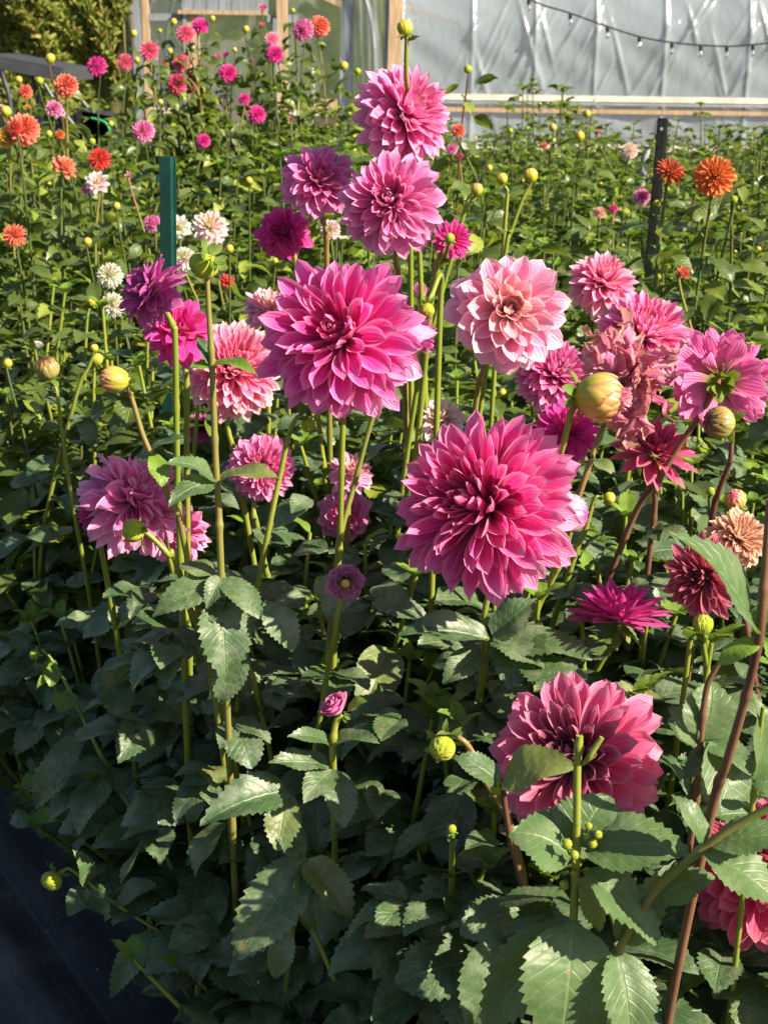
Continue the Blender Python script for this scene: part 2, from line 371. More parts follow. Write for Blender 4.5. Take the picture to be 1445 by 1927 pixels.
def bud_mb(n=22, el=1.15, open_=0.0, lod=0):
    """unit bud, base at the origin's south pole, growing to +Z"""
    mb = MB(); nu, nv = ((5, 9), (3, 6))[lod]; u = np.linspace(-1, 1, nu); v = np.linspace(0, 1, nv)
    A_, Ps = np.meshgrid(np.linspace(0, 2*np.pi, 13), np.linspace(0.01, np.pi-.01, 9)); V = np.stack([np.sin(Ps)*np.cos(A_), np.sin(Ps)*np.sin(A_), -np.cos(Ps)*el], -1)*.96
    p = np.zeros(V.shape); p[..., 0] = .9; p[..., 1] = Ps/np.pi; p[..., 2] = .5; mb.add(V, grid_faces(9, 13), p, np.full(V.shape, .5))
    for k in range(n):
        t = k/n; th = k*2.399963
        p0 = np.pi*(0.03+0.50*(1-t)*0+0.02)
        psi = p0+(np.pi*(0.97-0.35*t**2*0)-p0)*v*(0.62+0.38*(1-t))
        rad = (1.0+0.05*t)
        wt = (0.95-0.25*(1-t))*np.sin(np.pi*np.clip(0.12+0.88*v, 0, 1)**0.8)**0.6+0.03
        R = rad*np.sin(psi)*(1+open_*v*t); Z = -np.cos(psi)*el*rad*(1-0.1*open_*v)
        A = th+u[None]*wt[:, None]*0.75
        rr = R[:, None]*(1-0.10*u[None]**2)*(1+0.05*v[:, None]**6)
        V = np.stack([rr*np.cos(A), rr*np.sin(A), np.repeat(Z[:, None], nu, 1)], -1)
        p = np.zeros(V.shape); p[..., 0] = u; p[..., 1] = ((psi/np.pi))[:, None]; p[..., 2] = rng.uniform()
        q = np.zeros(V.shape); q[..., 0] = 0.5; q[..., 1] = 0.5
        mb.add(V, grid_faces(nv, nu), p, q)
    return mb
def xf(mb, Mx, off):
    out = MB(); out.F = mb.F; out.A = mb.A; out.B = mb.B; out.n = mb.n
    out.V = [v@np.asarray(Mx).T+np.asarray(off) for v in mb.V]
    return out
def merge(dst, src):
    for v, f, a, b, o in zip(src.V, src.F, src.A, src.B, np.cumsum([0]+[len(x) for x in src.V[:-1]])):
        dst.add(v, f-o, a, b)

# leaves: unit length along +Y, half-width about 0.5 along X, face up +Z
def leaf_template(nu, nv, seed, teeth=True, droop=0.5, fold=0.25):
    g = np.random.default_rng(seed); v = np.linspace(0, 1, nv); u = np.linspace(-1, 1, nu); ta = g.uniform(.35, 1.15)
    w = (v+0.015)**g.uniform(.5, .85)*(1-v)**g.uniform(.75, 1.1); w = w/w.max()*0.5; w[-1] = 0.004; w[0] = 0.02
    X = u[None]*w[:, None]; Y = np.repeat(v[:, None], nu, 1).copy()
    if teeth:
        odd = (np.arange(nv) % 2 == 1)
        k = np.where(odd, 1+.09*ta, 1-.05*ta); k[0] = 1; k[-1] = 1
        X[:, 0] *= k; X[:, -1] *= k
        Y[:, 0] += np.where(odd, 0.022, -0.004); Y[:, -1] += np.where(odd, 0.022, -0.004)
    d = droop*g.uniform(0.5, 1.3); side = g.uniform(-0.12, 0.12)
    ang = -d*(v**1.4)+0.18
    dz = np.concatenate([[0], np.cumsum(np.sin(0.5*(ang[1:]+ang[:-1])))])/(nv-1)
    dy = np.concatenate([[0], np.cumsum(np.cos(0.5*(ang[1:]+ang[:-1])))])/(nv-1)
    fo = fold*g.uniform(0.5, 1.4)
    Z = dz[:, None]+fo*np.abs(X)-0.9*fo*X**2
    Y = dy[:, None]+(Y-v[:, None])
    Z = Z+0.03*np.sin(v[:, None]*g.uniform(7, 12)+g.uniform(0, 6)+np.sign(u)[None]*1.3)*np.abs(u)[None]**1.5
    Z = Z+0.006*np.cos(2*np.pi*(v[:, None]*7.5-np.abs(u)[None]*2.3))*(np.abs(u)[None] < 0.95)
    X = X+side*v[:, None]**2
    V = np.stack([X, Y, Z], -1).reshape(-1, 3)
    p = np.stack([np.repeat(u[None], nv, 0), np.repeat(v[:, None], nu, 1), np.zeros((nv, nu))], -1).reshape(-1, 3)
    return V, grid_faces(nv, nu), p
TPL = {0: [leaf_template(7, 25, 100+i, droop=0.9) for i in range(16)],
       1: [leaf_template(5, 11, 200+i, droop=0.9) for i in range(8)],
       2: [leaf_template(3, 7, 300+i, teeth=False, droop=1.0, fold=0.6) for i in range(6)]}
class Leaves:
    def __init__(s): s.rows = []
    def add(s, base, d, n, L, Wd, tid=None): s.rows.append((base, d, n, L, Wd, rng.integers(0, 60) if tid is None else tid))
    def emit(s, mb, lod, keep=None):
        if not s.rows: return
        B = np.array([r[0] for r in s.rows]); D = nrm(np.array([r[1] for r in s.rows])); N = np.array([r[2] for r in s.rows], float)
        L = np.array([r[3] for r in s.rows]); Wd = np.array([r[4] for r in s.rows]); T = np.array([r[5] for r in s.rows])
        N = nrm(N-D*np.sum(N*D, 1, keepdims=True)); X = np.cross(D, N)
        ok = np.ones(len(B), bool) if keep is None else (keep(B) & keep(B+D*L[:, None]*0.5) & keep(B+D*L[:, None]) & keep(B+D*L[:, None]*0.5+X*Wd[:, None]*0.4) & keep(B+D*L[:, None]*0.5-X*Wd[:, None]*0.4))
        tp = TPL[lod]
        for k in range(len(tp)):
            m = ok & (T % len(tp) == k)
            if not m.any(): continue
            V, F, p = tp[k]; n = int(m.sum())
            R = np.stack([X[m]*Wd[m][:, None], D[m]*L[m][:, None], N[m]*L[m][:, None]], -1)
            W = np.einsum('nij,vj->nvi', R, V)+B[m][:, None]
            pp = np.repeat(p[None], n, 0).copy(); pp[..., 2] = rng.uniform(0, 1, n)[:, None]
            mb.add(W, (F[None]+(np.arange(n)*len(V))[:, None, None]).reshape(-1, 4), pp)
UP = np.array([0, 0, 1.0])
JN = 0.22; WR = 0.66
def compound(lv, pet, base, d, size, pairs=1, wr=None, nvec=None):
    wr = wr or WR
    """a dahlia leaf: a stalk with one end leaflet and pairs of side leaflets"""
    d = nrm(np.asarray(d, float)); n = UP if nvec is None else nvec
    n = nrm(n-d*np.dot(n, d)); x = np.cross(d, n)
    rl = size*(0.30+0.14*pairs)
    tip = base+d*rl-UP*0.04*size
    if pet is not None: pet.append((base, base+d*rl*0.5+UP*0.02*size, tip, size*0.012+0.0006))
    lv.add(tip-d*0.03*size, d-UP*rng.uniform(0.0, 0.9), n+rng.normal(0, JN, 3), size*0.62, size*0.62*wr*rng.uniform(.85, 1.1))
    for k in range(pairs):
        b = base+d*rl*(0.92-0.42*k)
        for s in (-1, 1):
            dd = d*0.75+x*s*rng.uniform(.75, 1.0)-UP*rng.uniform(0, 0.35)
            l = size*(0.46-0.1*k)*rng.uniform(.85, 1.12)
            lv.add(b, dd, n+x*s*0.15+rng.normal(0, .2, 3), l, l*wr)
def emit_pet(mb, pet, seg=5):
    for a, m, b, r in pet: tube(mb, [a, m, b], r, seg, 5)
def shoot(lv, pet, line, z_from, z_to, step, size_lo, size_hi, pairs=1, turn=None, up=0.25, cut=None):
    """leaf pairs at the nodes of a stalk"""
    c = spline(line, 40); seg = np.linalg.norm(np.diff(c, axis=0), axis=1); s = np.concatenate([[0], np.cumsum(seg)])
    a0 = rng.uniform(0, 6.28) if turn is None else turn
    zz = c[:, 2]; k = 0; pos = 0.02
    while pos < s[-1]:
        pt = np.array([np.interp(pos, s, c[:, j]) for j in range(3)])
        if z_from <= pt[2] <= z_to:
            f = (pt[2]-z_from)/max(z_to-z_from, 1e-3)
            size = size_lo*(1-f)+size_hi*f
            for h in (0, 1):
                a = a0+k*np.pi/2+h*np.pi+rng.normal(0, .25)
                d = np.array([math.cos(a), math.sin(a), up*rng.uniform(0.2, 1.6)-0.1])
                compound(lv, pet, pt, d, size*rng.uniform(.8, 1.15), pairs if rng.uniform() < .7 else 0)
        pos += step*rng.uniform(.8, 1.2); k += 1
    return c
def axis_matrix(axis, scale, spin=0.0, pos=(0,0,0), sz=None):
    q = Vector([float(x) for x in axis]).to_track_quat('Z', 'Y')
    m = Matrix.Translation([float(x) for x in pos]) @ q.to_matrix().to_4x4() @ Matrix.Rotation(spin, 4, 'Z')
    return m @ Matrix.Diagonal((scale, scale, scale*(sz or 1), 1))
# ------------------------------------------------------------------ the setting
# the front bed's edge runs from beside the photographer away to the upper left; the fabric path lies on its open side
EA, EN = np.array([-0.42, 2.12]), nrm(np.array([0.835, 0.55]))
ET = np.array([-EN[1], EN[0]])           # along the edge, away from the camera
def sdist(x, y): return (x-EA[0])*EN[0]+(y-EA[1])*EN[1]

g = MB(); n = 2
g.add([[-60, -20, 0], [60, -20, 0], [60, 120, 0], [-60, 120, 0]], [[0, 1, 2, 3]])
tag(build(g, 'ground', plain('soil', (0.045, 0.032, 0.022), (0.10, 0.075, 0.05), 6.0, 0.95, 0.1, 0.6), None, (0, 0, 0)), kind='structure')
# woven fabric path
nf = NT('woven_fabric'); tc = nf.n('ShaderNodeTexCoord')
mp = nf.n('ShaderNodeMapping'); nf.t.links.new(tc.outputs['Object'], mp.inputs[0]); mp.inputs['Rotation'].default_value = (0, 0, -math.atan2(ET[1], ET[0]))
sx = nf.n('ShaderNodeSeparateXYZ'); nf.t.links.new(mp.outputs[0], sx.inputs[0])
wv = nf.math('MULTIPLY', nf.math('SINE', nf.math('MULTIPLY', sx.outputs[0], 1600.0)), nf.math('SINE', nf.math('MULTIPLY', sx.outputs[1], 1600.0)))
lines = nf.ramp(nf.math('ABSOLUTE', nf.math('SUBTRACT', nf.math('FRACT', nf.math('MULTIPLY', sx.outputs[1], 3.3)), 0.5)), 0.0, 0.02, 1.0, 0.0)
dirt = nf.noise(7.0, None, 5.0, 0.7)
fc = nf.mix(nf.ramp(dirt, 0.40, 0.8), (0.014, 0.016, 0.024), (0.075, 0.065, 0.06)); spk = nf.noise(130.0, None, 2.0); fc = nf.mix(nf.ramp(spk, 0.66, 0.72, 0.0, 0.6), fc, (0.10, 0.08, 0.055))
strip = nf.noise(1.0, nf.vec(nf.math('MULTIPLY', sx.outputs[0], 1.5), nf.math('MULTIPLY', sx.outputs[1], 34.0), 0.0), 2.0); fc = nf.mix(nf.ramp(strip, 0.45, 0.7, 0.0, 0.45), fc, (0.05, 0.052, 0.065))
fc = nf.mix(nf.math('MULTIPLY', lines, 0.5), fc, (0.09, 0.09, 0.10))
MAT['fabric'] = nf.end(nf.bsdf(fc, 0.55, 0.35, normal=nf.bump(wv, 0.5, 0.001)))
g = MB(); nu_, nv_ = 46, 120
uu = np.linspace(0.0, 1, nu_); vv = np.linspace(0, 1, nv_)
S = -1.45+1.55*uu; T = -3.0+17*vv
SS, TT = np.meshgrid(S, T)
X = EA[0]+EN[0]*SS+ET[0]*TT; Y = EA[1]+EN[1]*SS+ET[1]*TT
Z = 0.012+0.016*np.abs(np.sin(SS*13+0.6*np.sin(TT*1.3)))**8+0.010*np.abs(np.sin(SS*21+1+0.8*np.sin(TT*2.3)))**10+0.006*np.sin(SS*9+TT*0.8)*np.sin(TT*2.1)+0.004*rng.uniform(0, 1, SS.shape)+0.006
g.add(np.stack([X, Y, Z], -1), grid_faces(nv_, nu_))
tag(build(g, 'path', MAT['fabric'], None, (0, 0, 0)), kind='structure')
g = MB()
for _ in range(700):
    s_, t_ = rng.uniform(-1.0, .05), rng.uniform(-.8, 3); r_ = rng.uniform(.0012, .005)
    c_ = np.array([EA[0]+EN[0]*s_+ET[0]*t_, EA[1]+EN[1]*s_+ET[1]*t_, 0.032]); R_ = np.linalg.qr(rng.normal(0, 1, (3, 3)))[0]
    g.n += 0
    tri = np.array([[1, 0, 0], [0, 1, 0], [-1, 0, 0], [0, -1, 0]])*r_*rng.uniform(.4, 1.3, (4, 1)); g.add(tri@R_.T+c_, [[0, 1, 2, 3]]); g.add(tri[:, [2, 0, 1]]@R_.T+c_, [[0, 1, 2, 3]])
tag(build(g, 'debris', plain('dry_crumbs', (0.10, 0.075, 0.045), (0.22, 0.18, 0.10), 90.0, 0.9), None, (0, 0, 0)), 'dry crumbs of leaf and soil scattered on the black fabric path', 'debris', kind='stuff')
# wooded hill far behind
g = MB(); xx = np.linspace(-70, 70, 90); tt = np.linspace(0, 1, 26)
XX, T2 = np.meshgrid(xx, tt)
hz = 16*T2**0.7*(1+0.25*np.sin(XX*0.11)+0.12*np.sin(XX*0.37+1))+rng.uniform(0, 0.9, XX.shape)*(T2 > 0.03)
g.add(np.stack([XX, 48+30*T2+rng.uniform(-.5, .5, XX.shape), hz-0.3], -1), grid_faces(26, 90))
tag(build(g, 'hill', plain('wooded_hill', (0.025, 0.04, 0.012), (0.075, 0.09, 0.03), 0.9, 0.9, 0.1, 1.0), None, (0, 0, 0)), kind='structure')

# ------------------------------------------------------------------ greenhouses
MAT['grey_shade_wood'] = plain('grey_wood_and_shade', (0.13, 0.15, 0.18), (0.24, 0.26, 0.29), 5.0, 0.8, 0.2, 0.3, stretch=(6, 6, 0.5))  # grey timber, and the shaded sides of tan posts as colour
MAT['tan_wood'] = plain('fresh_lumber', (0.28, 0.20, 0.12), (0.42, 0.30, 0.19), 5.0, 0.7, 0.3, 0.2, stretch=(6, 6, 0.5))
MAT['white_board'] = plain('white_board', (0.45, 0.42, 0.36), (0.60, 0.57, 0.50), 5.0, 0.6, 0.3)
MAT['pipe'] = plain('galvanised_pipe', (0.42, 0.43, 0.44), (0.55, 0.56, 0.57), 5.0, 0.35, 0.5, metal=0.7)
MAT['black_plastic'] = plain('black_plastic', (0.010, 0.010, 0.011), (0.02, 0.02, 0.022), 20.0, 0.4, 0.4)
def film_mat(name, colr, clear, rough, sc=(1.0, 1.0, 0.35)):
    n = NT(name); tc = n.n('ShaderNodeTexCoord'); mp = n.n('ShaderNodeMapping'); n.t.links.new(tc.outputs['Object'], mp.inputs[0])
    mp.inputs['Scale'].default_value = sc; mp.inputs['Rotation'].default_value = (0, 0.45, 0)
    f = n.noise(2.2, mp.outputs[0], 5.0, 0.6, 1.2); f2 = n.noise(9.0, mp.outputs[0], 3.0, 0.5, 0.6)
    h = n.math('ADD', f, n.math('MULTIPLY', f2, 0.25))
    nor = n.bump(h, 0.5, 0.05)
    tr = n.n('ShaderNodeBsdfTransparent'); tr.inputs[0].default_value = (0.93, 0.95, 0.95, 1)
    s = n.mixs(0.35, n.bsdf(colr, rough, 0.7, normal=nor, coat=0.6), n.trans(colr))
    return n.end(n.mixs(n.math('MULTIPLY_ADD', f, 0.25, clear-0.12), s, tr.outputs[0]))
MAT['film'] = film_mat('greenhouse_film', (0.33, 0.375, 0.43), 0.38, 0.20)
MAT['film_clear'] = film_mat('clear_film', (0.34, 0.37, 0.38), 0.70, 0.16)

def PX(px, d): return P(px, 200, d)[0]
def PZ(py, d, px=722): return P(px, py, d)[2]
# the small greenhouse, gable end towards us
D1 = 20.0
g1 = root('greenhouse', (-1.9, D1, 0), 'small plastic covered greenhouse with a grey timber door frame in its gable end', 'greenhouse', 'greenhouses behind the flower field')
O1 = np.array([-1.9, D1, 0])
def gb(name, mat, bars, parent=g1, o=O1):
    for a, b, w, t in bars:
        m = MB(); bar(m, a, b, w, t); build(m, name, MAT[mat], parent, o, smooth=False)
x = lambda px: PX(px, D1); zt = 3.1
gb('post', 'grey_shade_wood', [((x(266), D1, 0), (x(264), D1, zt), 0.13, 0.12), ((x(651), D1, 0), (x(654), D1, zt), 0.18, 0.12)])
gb('post', 'tan_wood', [((x(280)+.01, D1-.01, 0), (x(281), D1-.01, zt), 0.085, 0.10)])  # shaded left side of this post is coloured in as the grey bar
gb('door_post', 'tan_wood', [((x(368), D1-.03, 0), (x(368), D1-.03, 2.2), 0.15, 0.10), ((x(533), D1-.03, 0), (x(533), D1-.03, 2.45), 0.14, 0.10)])
gb('door_post', 'grey_shade_wood', [((x(355)-.005, D1-.04, 0), (x(355)-.005, D1-.04, 2.0), 0.05, 0.13), ((x(521)-.005, D1-.04, 0), (x(521)-.005, D1-.04, 2.0), 0.05, 0.13)])  # grey strips colour in the unlit left faces of the tan door posts
zc = PZ(38, D1)
gb('rail', 'grey_shade_wood', [((x(288), D1-.005, zc), (x(350), D1-.005, zc), 0.09, 0.06), ((x(505), D1-.005, zc), (x(562), D1-.005, zc), 0.10, 0.06)])
zh = PZ(5, D1)
m = MB()
for k in range(7): box(m, (x(350)+0.08+k*0.164, D1-.1, zh+0.10), (0.158, 0.03, 0.46))
build(m, 'header_board', MAT['grey_shade_wood'], g1, O1, smooth=False)
m = MB(); box(m, (x(425), D1-.11, zh-0.155), (1.18, 0.07, 0.05)); build(m, 'header_rail', MAT['tan_wood'], g1, O1, smooth=False)
gb('brace', 'tan_wood', [((x(310), D1-.05, PZ(-14, D1)), (x(348), D1-.05, PZ(6, D1)), 0.07, 0.05), ((x(596), D1-.05, PZ(-12, D1)), (x(642), D1-.05, PZ(10, D1)), 0.08, 0.05)])
gb('sill_board', 'tan_wood', [((x(562), D1-.02, PZ(198, D1)), (x(641), D1-.02, PZ(198, D1)), 0.14, 0.05)])
gb('skirt_board', 'white_board', [((x(545), D1-.03, PZ(214, D1)), (x(641), D1-.03, PZ(214, D1)), 0.07, 0.04), ((x(228), D1-.03, PZ(214, D1)), (x(345), D1-.03, PZ(214, D1)), 0.07, 0.04)])
# end film, an arch from the ground over the top
xl, xr = x(226), x(706); xm, hw = (xl+xr)/2, (xr-xl)/2
def arch(n=40):
    a = np.linspace(0, np.pi, n); px = xm-hw*np.cos(a); pz = 1.55+np.sin(a)*1.9*1.0
    return np.concatenate([[[xl, 0.0]], [[xl-0.02, 0.8]], np.stack([px, pz], 1), [[xr+0.02, 0.8]], [[xr, 0.0]]])
ar = arch(); m = MB(); gx = np.linspace(0.02, 0.98, 30)
top = np.interp(xl+(xr-xl)*gx, ar[:, 0][2:-2], ar[:, 1][2:-2]); rows = np.linspace(0, 1, 24)
V = np.zeros((24, 30, 3)); V[..., 0] = xl+(xr-xl)*gx; V[..., 2] = rows[:, None]*top[None]; V[..., 1] = D1+0.07+0.02*np.sin(V[..., 0]*9)*np.sin(V[..., 2]*5)
dx = V[..., 0]; dz_ = V[..., 2]
m.add(V, grid_faces(24, 30)); build(m, 'end_film', MAT['film_clear'], g1, O1)
m = MB(); ny = 12; V = np.zeros((ny, len(ar), 3)); V[..., 0] = ar[:, 0]; V[..., 2] = ar[:, 1]; V[..., 1] = (D1-0.12+np.linspace(0, 9, ny)**1.0)[:, None]
V += rng.normal(0, 0.012, V.shape); m.add(V, grid_faces(ny, len(ar))); build(m, 'tunnel_film', MAT['film'], g1, O1)
for k in range(5):
    m = MB(); c = np.stack([ar[:, 0]*1.0, np.full(len(ar), D1+0.0+k*2.1), ar[:, 1]], 1); c[:, 0] = xm+(c[:, 0]-xm)*0.985
    tube(m, c, 0.024, 8, 60); build(m, 'hoop', MAT['pipe'], g1, O1)
# bunched shiny film at the corner
m = MB(); zz = np.linspace(0.2, 3.3, 40); ff = np.linspace(0, 1, 22); Z2, F2 = np.meshgrid(zz, ff, indexing='ij')
Xw = x(672)+(x(718)-x(672))*F2+0.05*(1.9-Z2)*0.4*(Z2 < 1.9)-0.10*np.clip(Z2-2.0, 0, 2)**1.3
Yw = D1-0.16+0.05*np.sin(F2*22+Z2*1.1)+0.03*np.sin(F2*9-Z2*4)
m.add(np.stack([Xw, Yw, Z2], -1), grid_faces(40, 22)); build(m, 'gathered_film', MAT['film_clear'], g1, O1)

# the long greenhouse, side towards us
D2 = 24.0; O2 = np.array([4.0, D2, 0])
g2 = root('greenhouse', O2, 'long greenhouse of milky plastic film with a wooden hip board and string lights', 'greenhouse', 'greenhouses behind the flower field')
X0, X1 = PX(742, D2), 13.0
def prof(s):     # height along the side, setback
    s = np.asarray(s); z = np.where(s < 1.7, s, 1.7+1.9*np.sin((s-1.7)/2.6)); y = np.where(s < 1.7, 0.0, 2.2*(1-np.cos((s-1.7)/2.6)))
    return z, y
hoops = [PX(p, D2) for p in (752, 885, 1002, 1115, 1243, 1400, 1535, 1660)]
nx, ns = 520, 90; xs = np.linspace(X0, X1, nx); ss = np.linspace(0.05, 4.6, ns)
z, yb = prof(ss); V = np.zeros((ns, nx, 3)); V[..., 0] = xs; V[..., 2] = z[:, None]; V[..., 1] = (D2+yb)[:, None]
hd = np.min(np.abs(xs[:, None]-np.array(hoops)[None]), 1)
sag = 0.025*(1-np.exp(-(hd/0.25)**2))
V[..., 1] += sag[None]-0.03*np.exp(-(hd/0.035)**2)[None]
for x0_, z0_, sl, ln, am in [(PX(rng.uniform(900, 1440), D2), rng.uniform(0.9, 2.1), rng.choice([.45, .6, .8, -.3]), rng.uniform(.25, .7), rng.uniform(.02, .05)) for _ in range(34)]:
    V[..., 1] -= am*np.exp(-((xs[None]-x0_-sl*(z[:, None]-z0_))/0.028)**2)*np.exp(-((z[:, None]-z0_)/ln)**2)
for h in hoops:            # tension folds fanning out from every hoop
    for k, (sl, am) in enumerate(((0.55, .022), (0.95, .016), (0.2, .014))):
        dd = (xs[None]-h)-sl*(z[:, None]-1.9); dist = np.abs(z[:, None]-1.9)
        V[..., 1] -= am*np.exp(-(dd/(0.03+0.008*(k % 3)))**2)*np.exp(-(dist/1.0)**2)*((z[:, None] < 2.1))
V[..., 1] += 0.012*np.sin(V[..., 0]*7+V[..., 2]*9)*np.sin(V[..., 2]*3)
m = MB(); m.add(V, grid_faces(ns, nx)); build(m, 'side_film', MAT['film'], g2, O2)
for h in hoops:
    s_ = np.linspace(0, 4.6, 30); z, yb = prof(s_)
    m = MB(); tube(m, np.stack([np.full(30, h), D2+yb+0.05, z], 1), 0.022, 8, 40); build(m, 'hoop', MAT['pipe'], g2, O2)
zb = PZ(186, D2, 722+0)
def roofed(name, mat, py, hgt, off, x0=X0+0.3):
    m = MB(); box(m, ((x0+X1)/2, D2-off, PZ(py, D2)), (X1-x0, 0.035, hgt)); build(m, name, MAT[mat], g2, O2, smooth=False)
roofed('hip_board', 'white_board', 180, 0.09, 0.035)
roofed('hip_rail', 'pipe', 190, 0.035, 0.07)
roofed('hip_board', 'tan_wood', 203, 0.085, 0.03)
roofed('base_board', 'white_board', 272, 0.10, 0.05)
gb2 = lambda name, mat, bars: gb(name, mat, bars, g2, O2)
gb2('corner_post', 'tan_wood', [((PX(738, D2), D2-.02, 0), (PX(745, D2), D2-.02, 3.2), 0.22, 0.14)])
gb2('corner_post', 'grey_shade_wood', [((PX(726, D2)-.01, D2+.03, 0), (PX(732, D2)-.01, D2+.03, 3.2), 0.12, 0.12)])  # grey tone here is the corner post's shadow side, put into colour
gb2('brace', 'tan_wood', [((PX(757, D2), D2+.12, PZ(12, D2)), (PX(860, D2), D2+.12, PZ(42, D2)), 0.05, 0.04)])
# far side of the long greenhouse, its dark soil and crops seen through the film
m = MB(); V2 = np.zeros((12, 40, 3)); V2[..., 0] = np.linspace(X0, X1, 40); V2[..., 2] = np.linspace(0, 3.6, 12)[:, None]; V2[..., 1] = D2+6+rng.normal(0, .03, (12, 40))
m.add(V2, grid_faces(12, 40)); build(m, 'rear_film', MAT['film'], g2, O2)

# string of bulbs
SLD = D2-1.6
ctrl = [P(940, -55, SLD), P(995, -2, SLD), P(1073, 25, SLD), P(1143, 50, SLD), P(1203, 69, SLD), P(1264, 80, SLD), P(1318, 85, SLD), P(1367, 87, SLD), P(1416, 84, SLD), P(1480, 76, SLD), P(1560, 60, SLD)]
OS = np.array(ctrl[5])
sl = root('string_light', OS, 'drooping black cable of clear bulbs hung along the milky greenhouse side', 'string light')
m = MB(); tube(m, ctrl, 0.013, 6, 80); build(m, 'cable', MAT['black_plastic'], sl, OS)
glass = NT('bulb_glass'); gg = glass.n('ShaderNodeBsdfGlossy'); gg.inputs['Roughness'].default_value = 0.08
tt_ = glass.n('ShaderNodeBsdfTransparent'); MAT['bulb'] = glass.end(glass.mixs(0.45, gg.outputs[0], tt_.outputs[0]))
m0 = MB(); tube(m0, [(0, 0, 0.0), (0, 0, -0.055), (0, 0, -0.075)], [0.028, 0.032, 0.026], 8, 6); sock = m0.mesh('socket', MAT['black_plastic'])
m0 = MB(); tube(m0, [(0, 0, 0), (0, 0, -.03), (0, 0, -.075), (0, 0, -.10)], [0.02, 0.036, 0.038, 0.012], 10, 10); bulb = m0.mesh('bulb', MAT['bulb'])
for c in ctrl[1:10]:
    k = link('socket', sock, sl, c-OS); b = link('bulb', bulb, k, (0, 0, -0.072))

# hedge of conifers at the upper left
MAT['hedge'] = leaf_mat('conifer_sprays', (0.12, 0.155, 0.026), (0.22, 0.240, 0.048), (0.22, 0.2, 0.05), trans=0.15, rough=0.6, young=(0.30, 0.18, 0.06), spec=0.2)
OH = np.array([-5.8, 19.3, 0]); hx0, hx1 = -7.4, PX(224, 19.0)
lv = Leaves(); N = 22000
for _ in range(N):
    hx = rng.uniform(hx0, hx1); hz_ = rng.uniform(0.05, 4.2)
    bul = 0.35*math.sin(hx*2.4+1)+0.22*math.sin(hx*6.1+hz_*2.2)+0.25*math.sin(hz_*4+hx*3)+0.12*math.sin(hx*15+hz_*11)
    hy = 19.3-bul*0.55+rng.exponential(0.06)
    edge = max(0.0, hx-hx1+0.1)
    lv.add(np.array([hx-0.10*math.sin(hz_*5)*(hx > hx1-.3), hy+edge*2, hz_]), np.array([rng.normal(0, .5), rng.normal(-.5, .4), rng.uniform(.2, 1.2)]), np.array([rng.normal(0, .6), -1, rng.uniform(.1, .9)]), rng.uniform(.08, .18), rng.uniform(.035, .07))
hed = root('hedge', OH, 'tall clipped yellow green conifer hedge with brown tinged sprays behind the utility cart', 'hedge')
m = MB(); lv.emit(m, 2); build(m, 'foliage', MAT['hedge'], hed, OH)
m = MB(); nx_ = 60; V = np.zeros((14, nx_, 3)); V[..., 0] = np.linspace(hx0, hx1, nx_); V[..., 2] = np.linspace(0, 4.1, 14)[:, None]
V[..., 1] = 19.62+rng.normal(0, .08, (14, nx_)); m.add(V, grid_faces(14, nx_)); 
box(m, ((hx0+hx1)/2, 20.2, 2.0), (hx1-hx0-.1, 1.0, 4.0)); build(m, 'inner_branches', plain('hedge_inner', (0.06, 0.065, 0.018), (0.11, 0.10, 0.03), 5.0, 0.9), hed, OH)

# utility cart in front of the hedge
DC = 12.5; OC = P(60, 300, DC); OC[2] = 0
MAT['cart_grey'] = plain('cart_grey_plastic', (0.028, 0.031, 0.037), (0.045, 0.048, 0.055), 3.0, 0.4, 0.5)
cart = root('utility_cart', OC, 'dark utility cart with a slanted grey roof and black seat parked before the hedge', 'cart')
m = MB(); a, b = P(0, 120, DC), P(116, 142, DC)
rc = (a+b)/2; ang = math.atan2(b[2]-a[2], b[0]-a[0])
R = np.array([[math.cos(ang), 0, -math.sin(ang)], [0, 1, 0], [math.sin(ang), 0, math.cos(ang)]])
box(m, rc+np.array([-.05, .55, 0.0]), (0.72, 1.15, 0.07), R); box(m, rc+np.array([-.05, .55, 0.05]), (0.64, 1.05, 0.04), R)
build(m, 'roof', MAT['cart_grey'], cart, OC, smooth=False)
for dx_, dy_ in ((0, 0), (0, 1.0)):
    m = MB(); tube(m, [P(3, 128, DC)+[0, dy_, 0], P(8, 150, DC)+[0, dy_, 0], P(17, 178, DC)+[0, dy_, 0], P(24, 230, DC)+[0, dy_, 0]], 0.022, 8); build(m, 'roof_pillar', MAT['cart_grey'], cart, OC)
    m = MB(); tube(m, [P(84, 158, DC)+[0, dy_, 0], P(104, 190, DC)+[0, dy_, 0], P(150, 250, DC)+[0, dy_, 0]], 0.02, 8); build(m, 'roof_pillar', MAT['cart_grey'], cart, OC)
m = MB(); c = P(172, 247, DC)
for k in range(3): box(m, c+np.array([0.02*k, .3, -0.02*k]), (0.30-0.05*k, 0.5, 0.30+0.03*k), R)
box(m, P(100, 236, DC)+[0, .3, 0], (0.35, 0.5, 0.16)); build(m, 'seat', MAT['black_plastic'], cart, OC, smooth=False)
m = MB(); box(m, OC+np.array([.1, .4, .62]), (1.7, 1.0, .34)); box(m, OC+np.array([-.6, .4, .9]), (.4, .95, .35)); build(m, 'body', MAT['cart_grey'], cart, OC, smooth=False)
for wx in (-.5, .75):
    for wy in (-.1, .9):
        m = MB(); tube(m, [OC+np.array([wx, wy-.09, .28]), OC+np.array([wx, wy+.09, .28])], 0.28, 24, 4); w = build(m, 'wheel', MAT['black_plastic'], cart, OC)
m = MB(); tube(m, [P(172, 222, DC), P(200, 232, DC), P(212, 262, DC)], 0.012, 6); build(m, 'green_strap', plain('green_strap', (0.01, 0.20, 0.09), (0.01, 0.25, 0.1), rough=0.5), cart, OC)

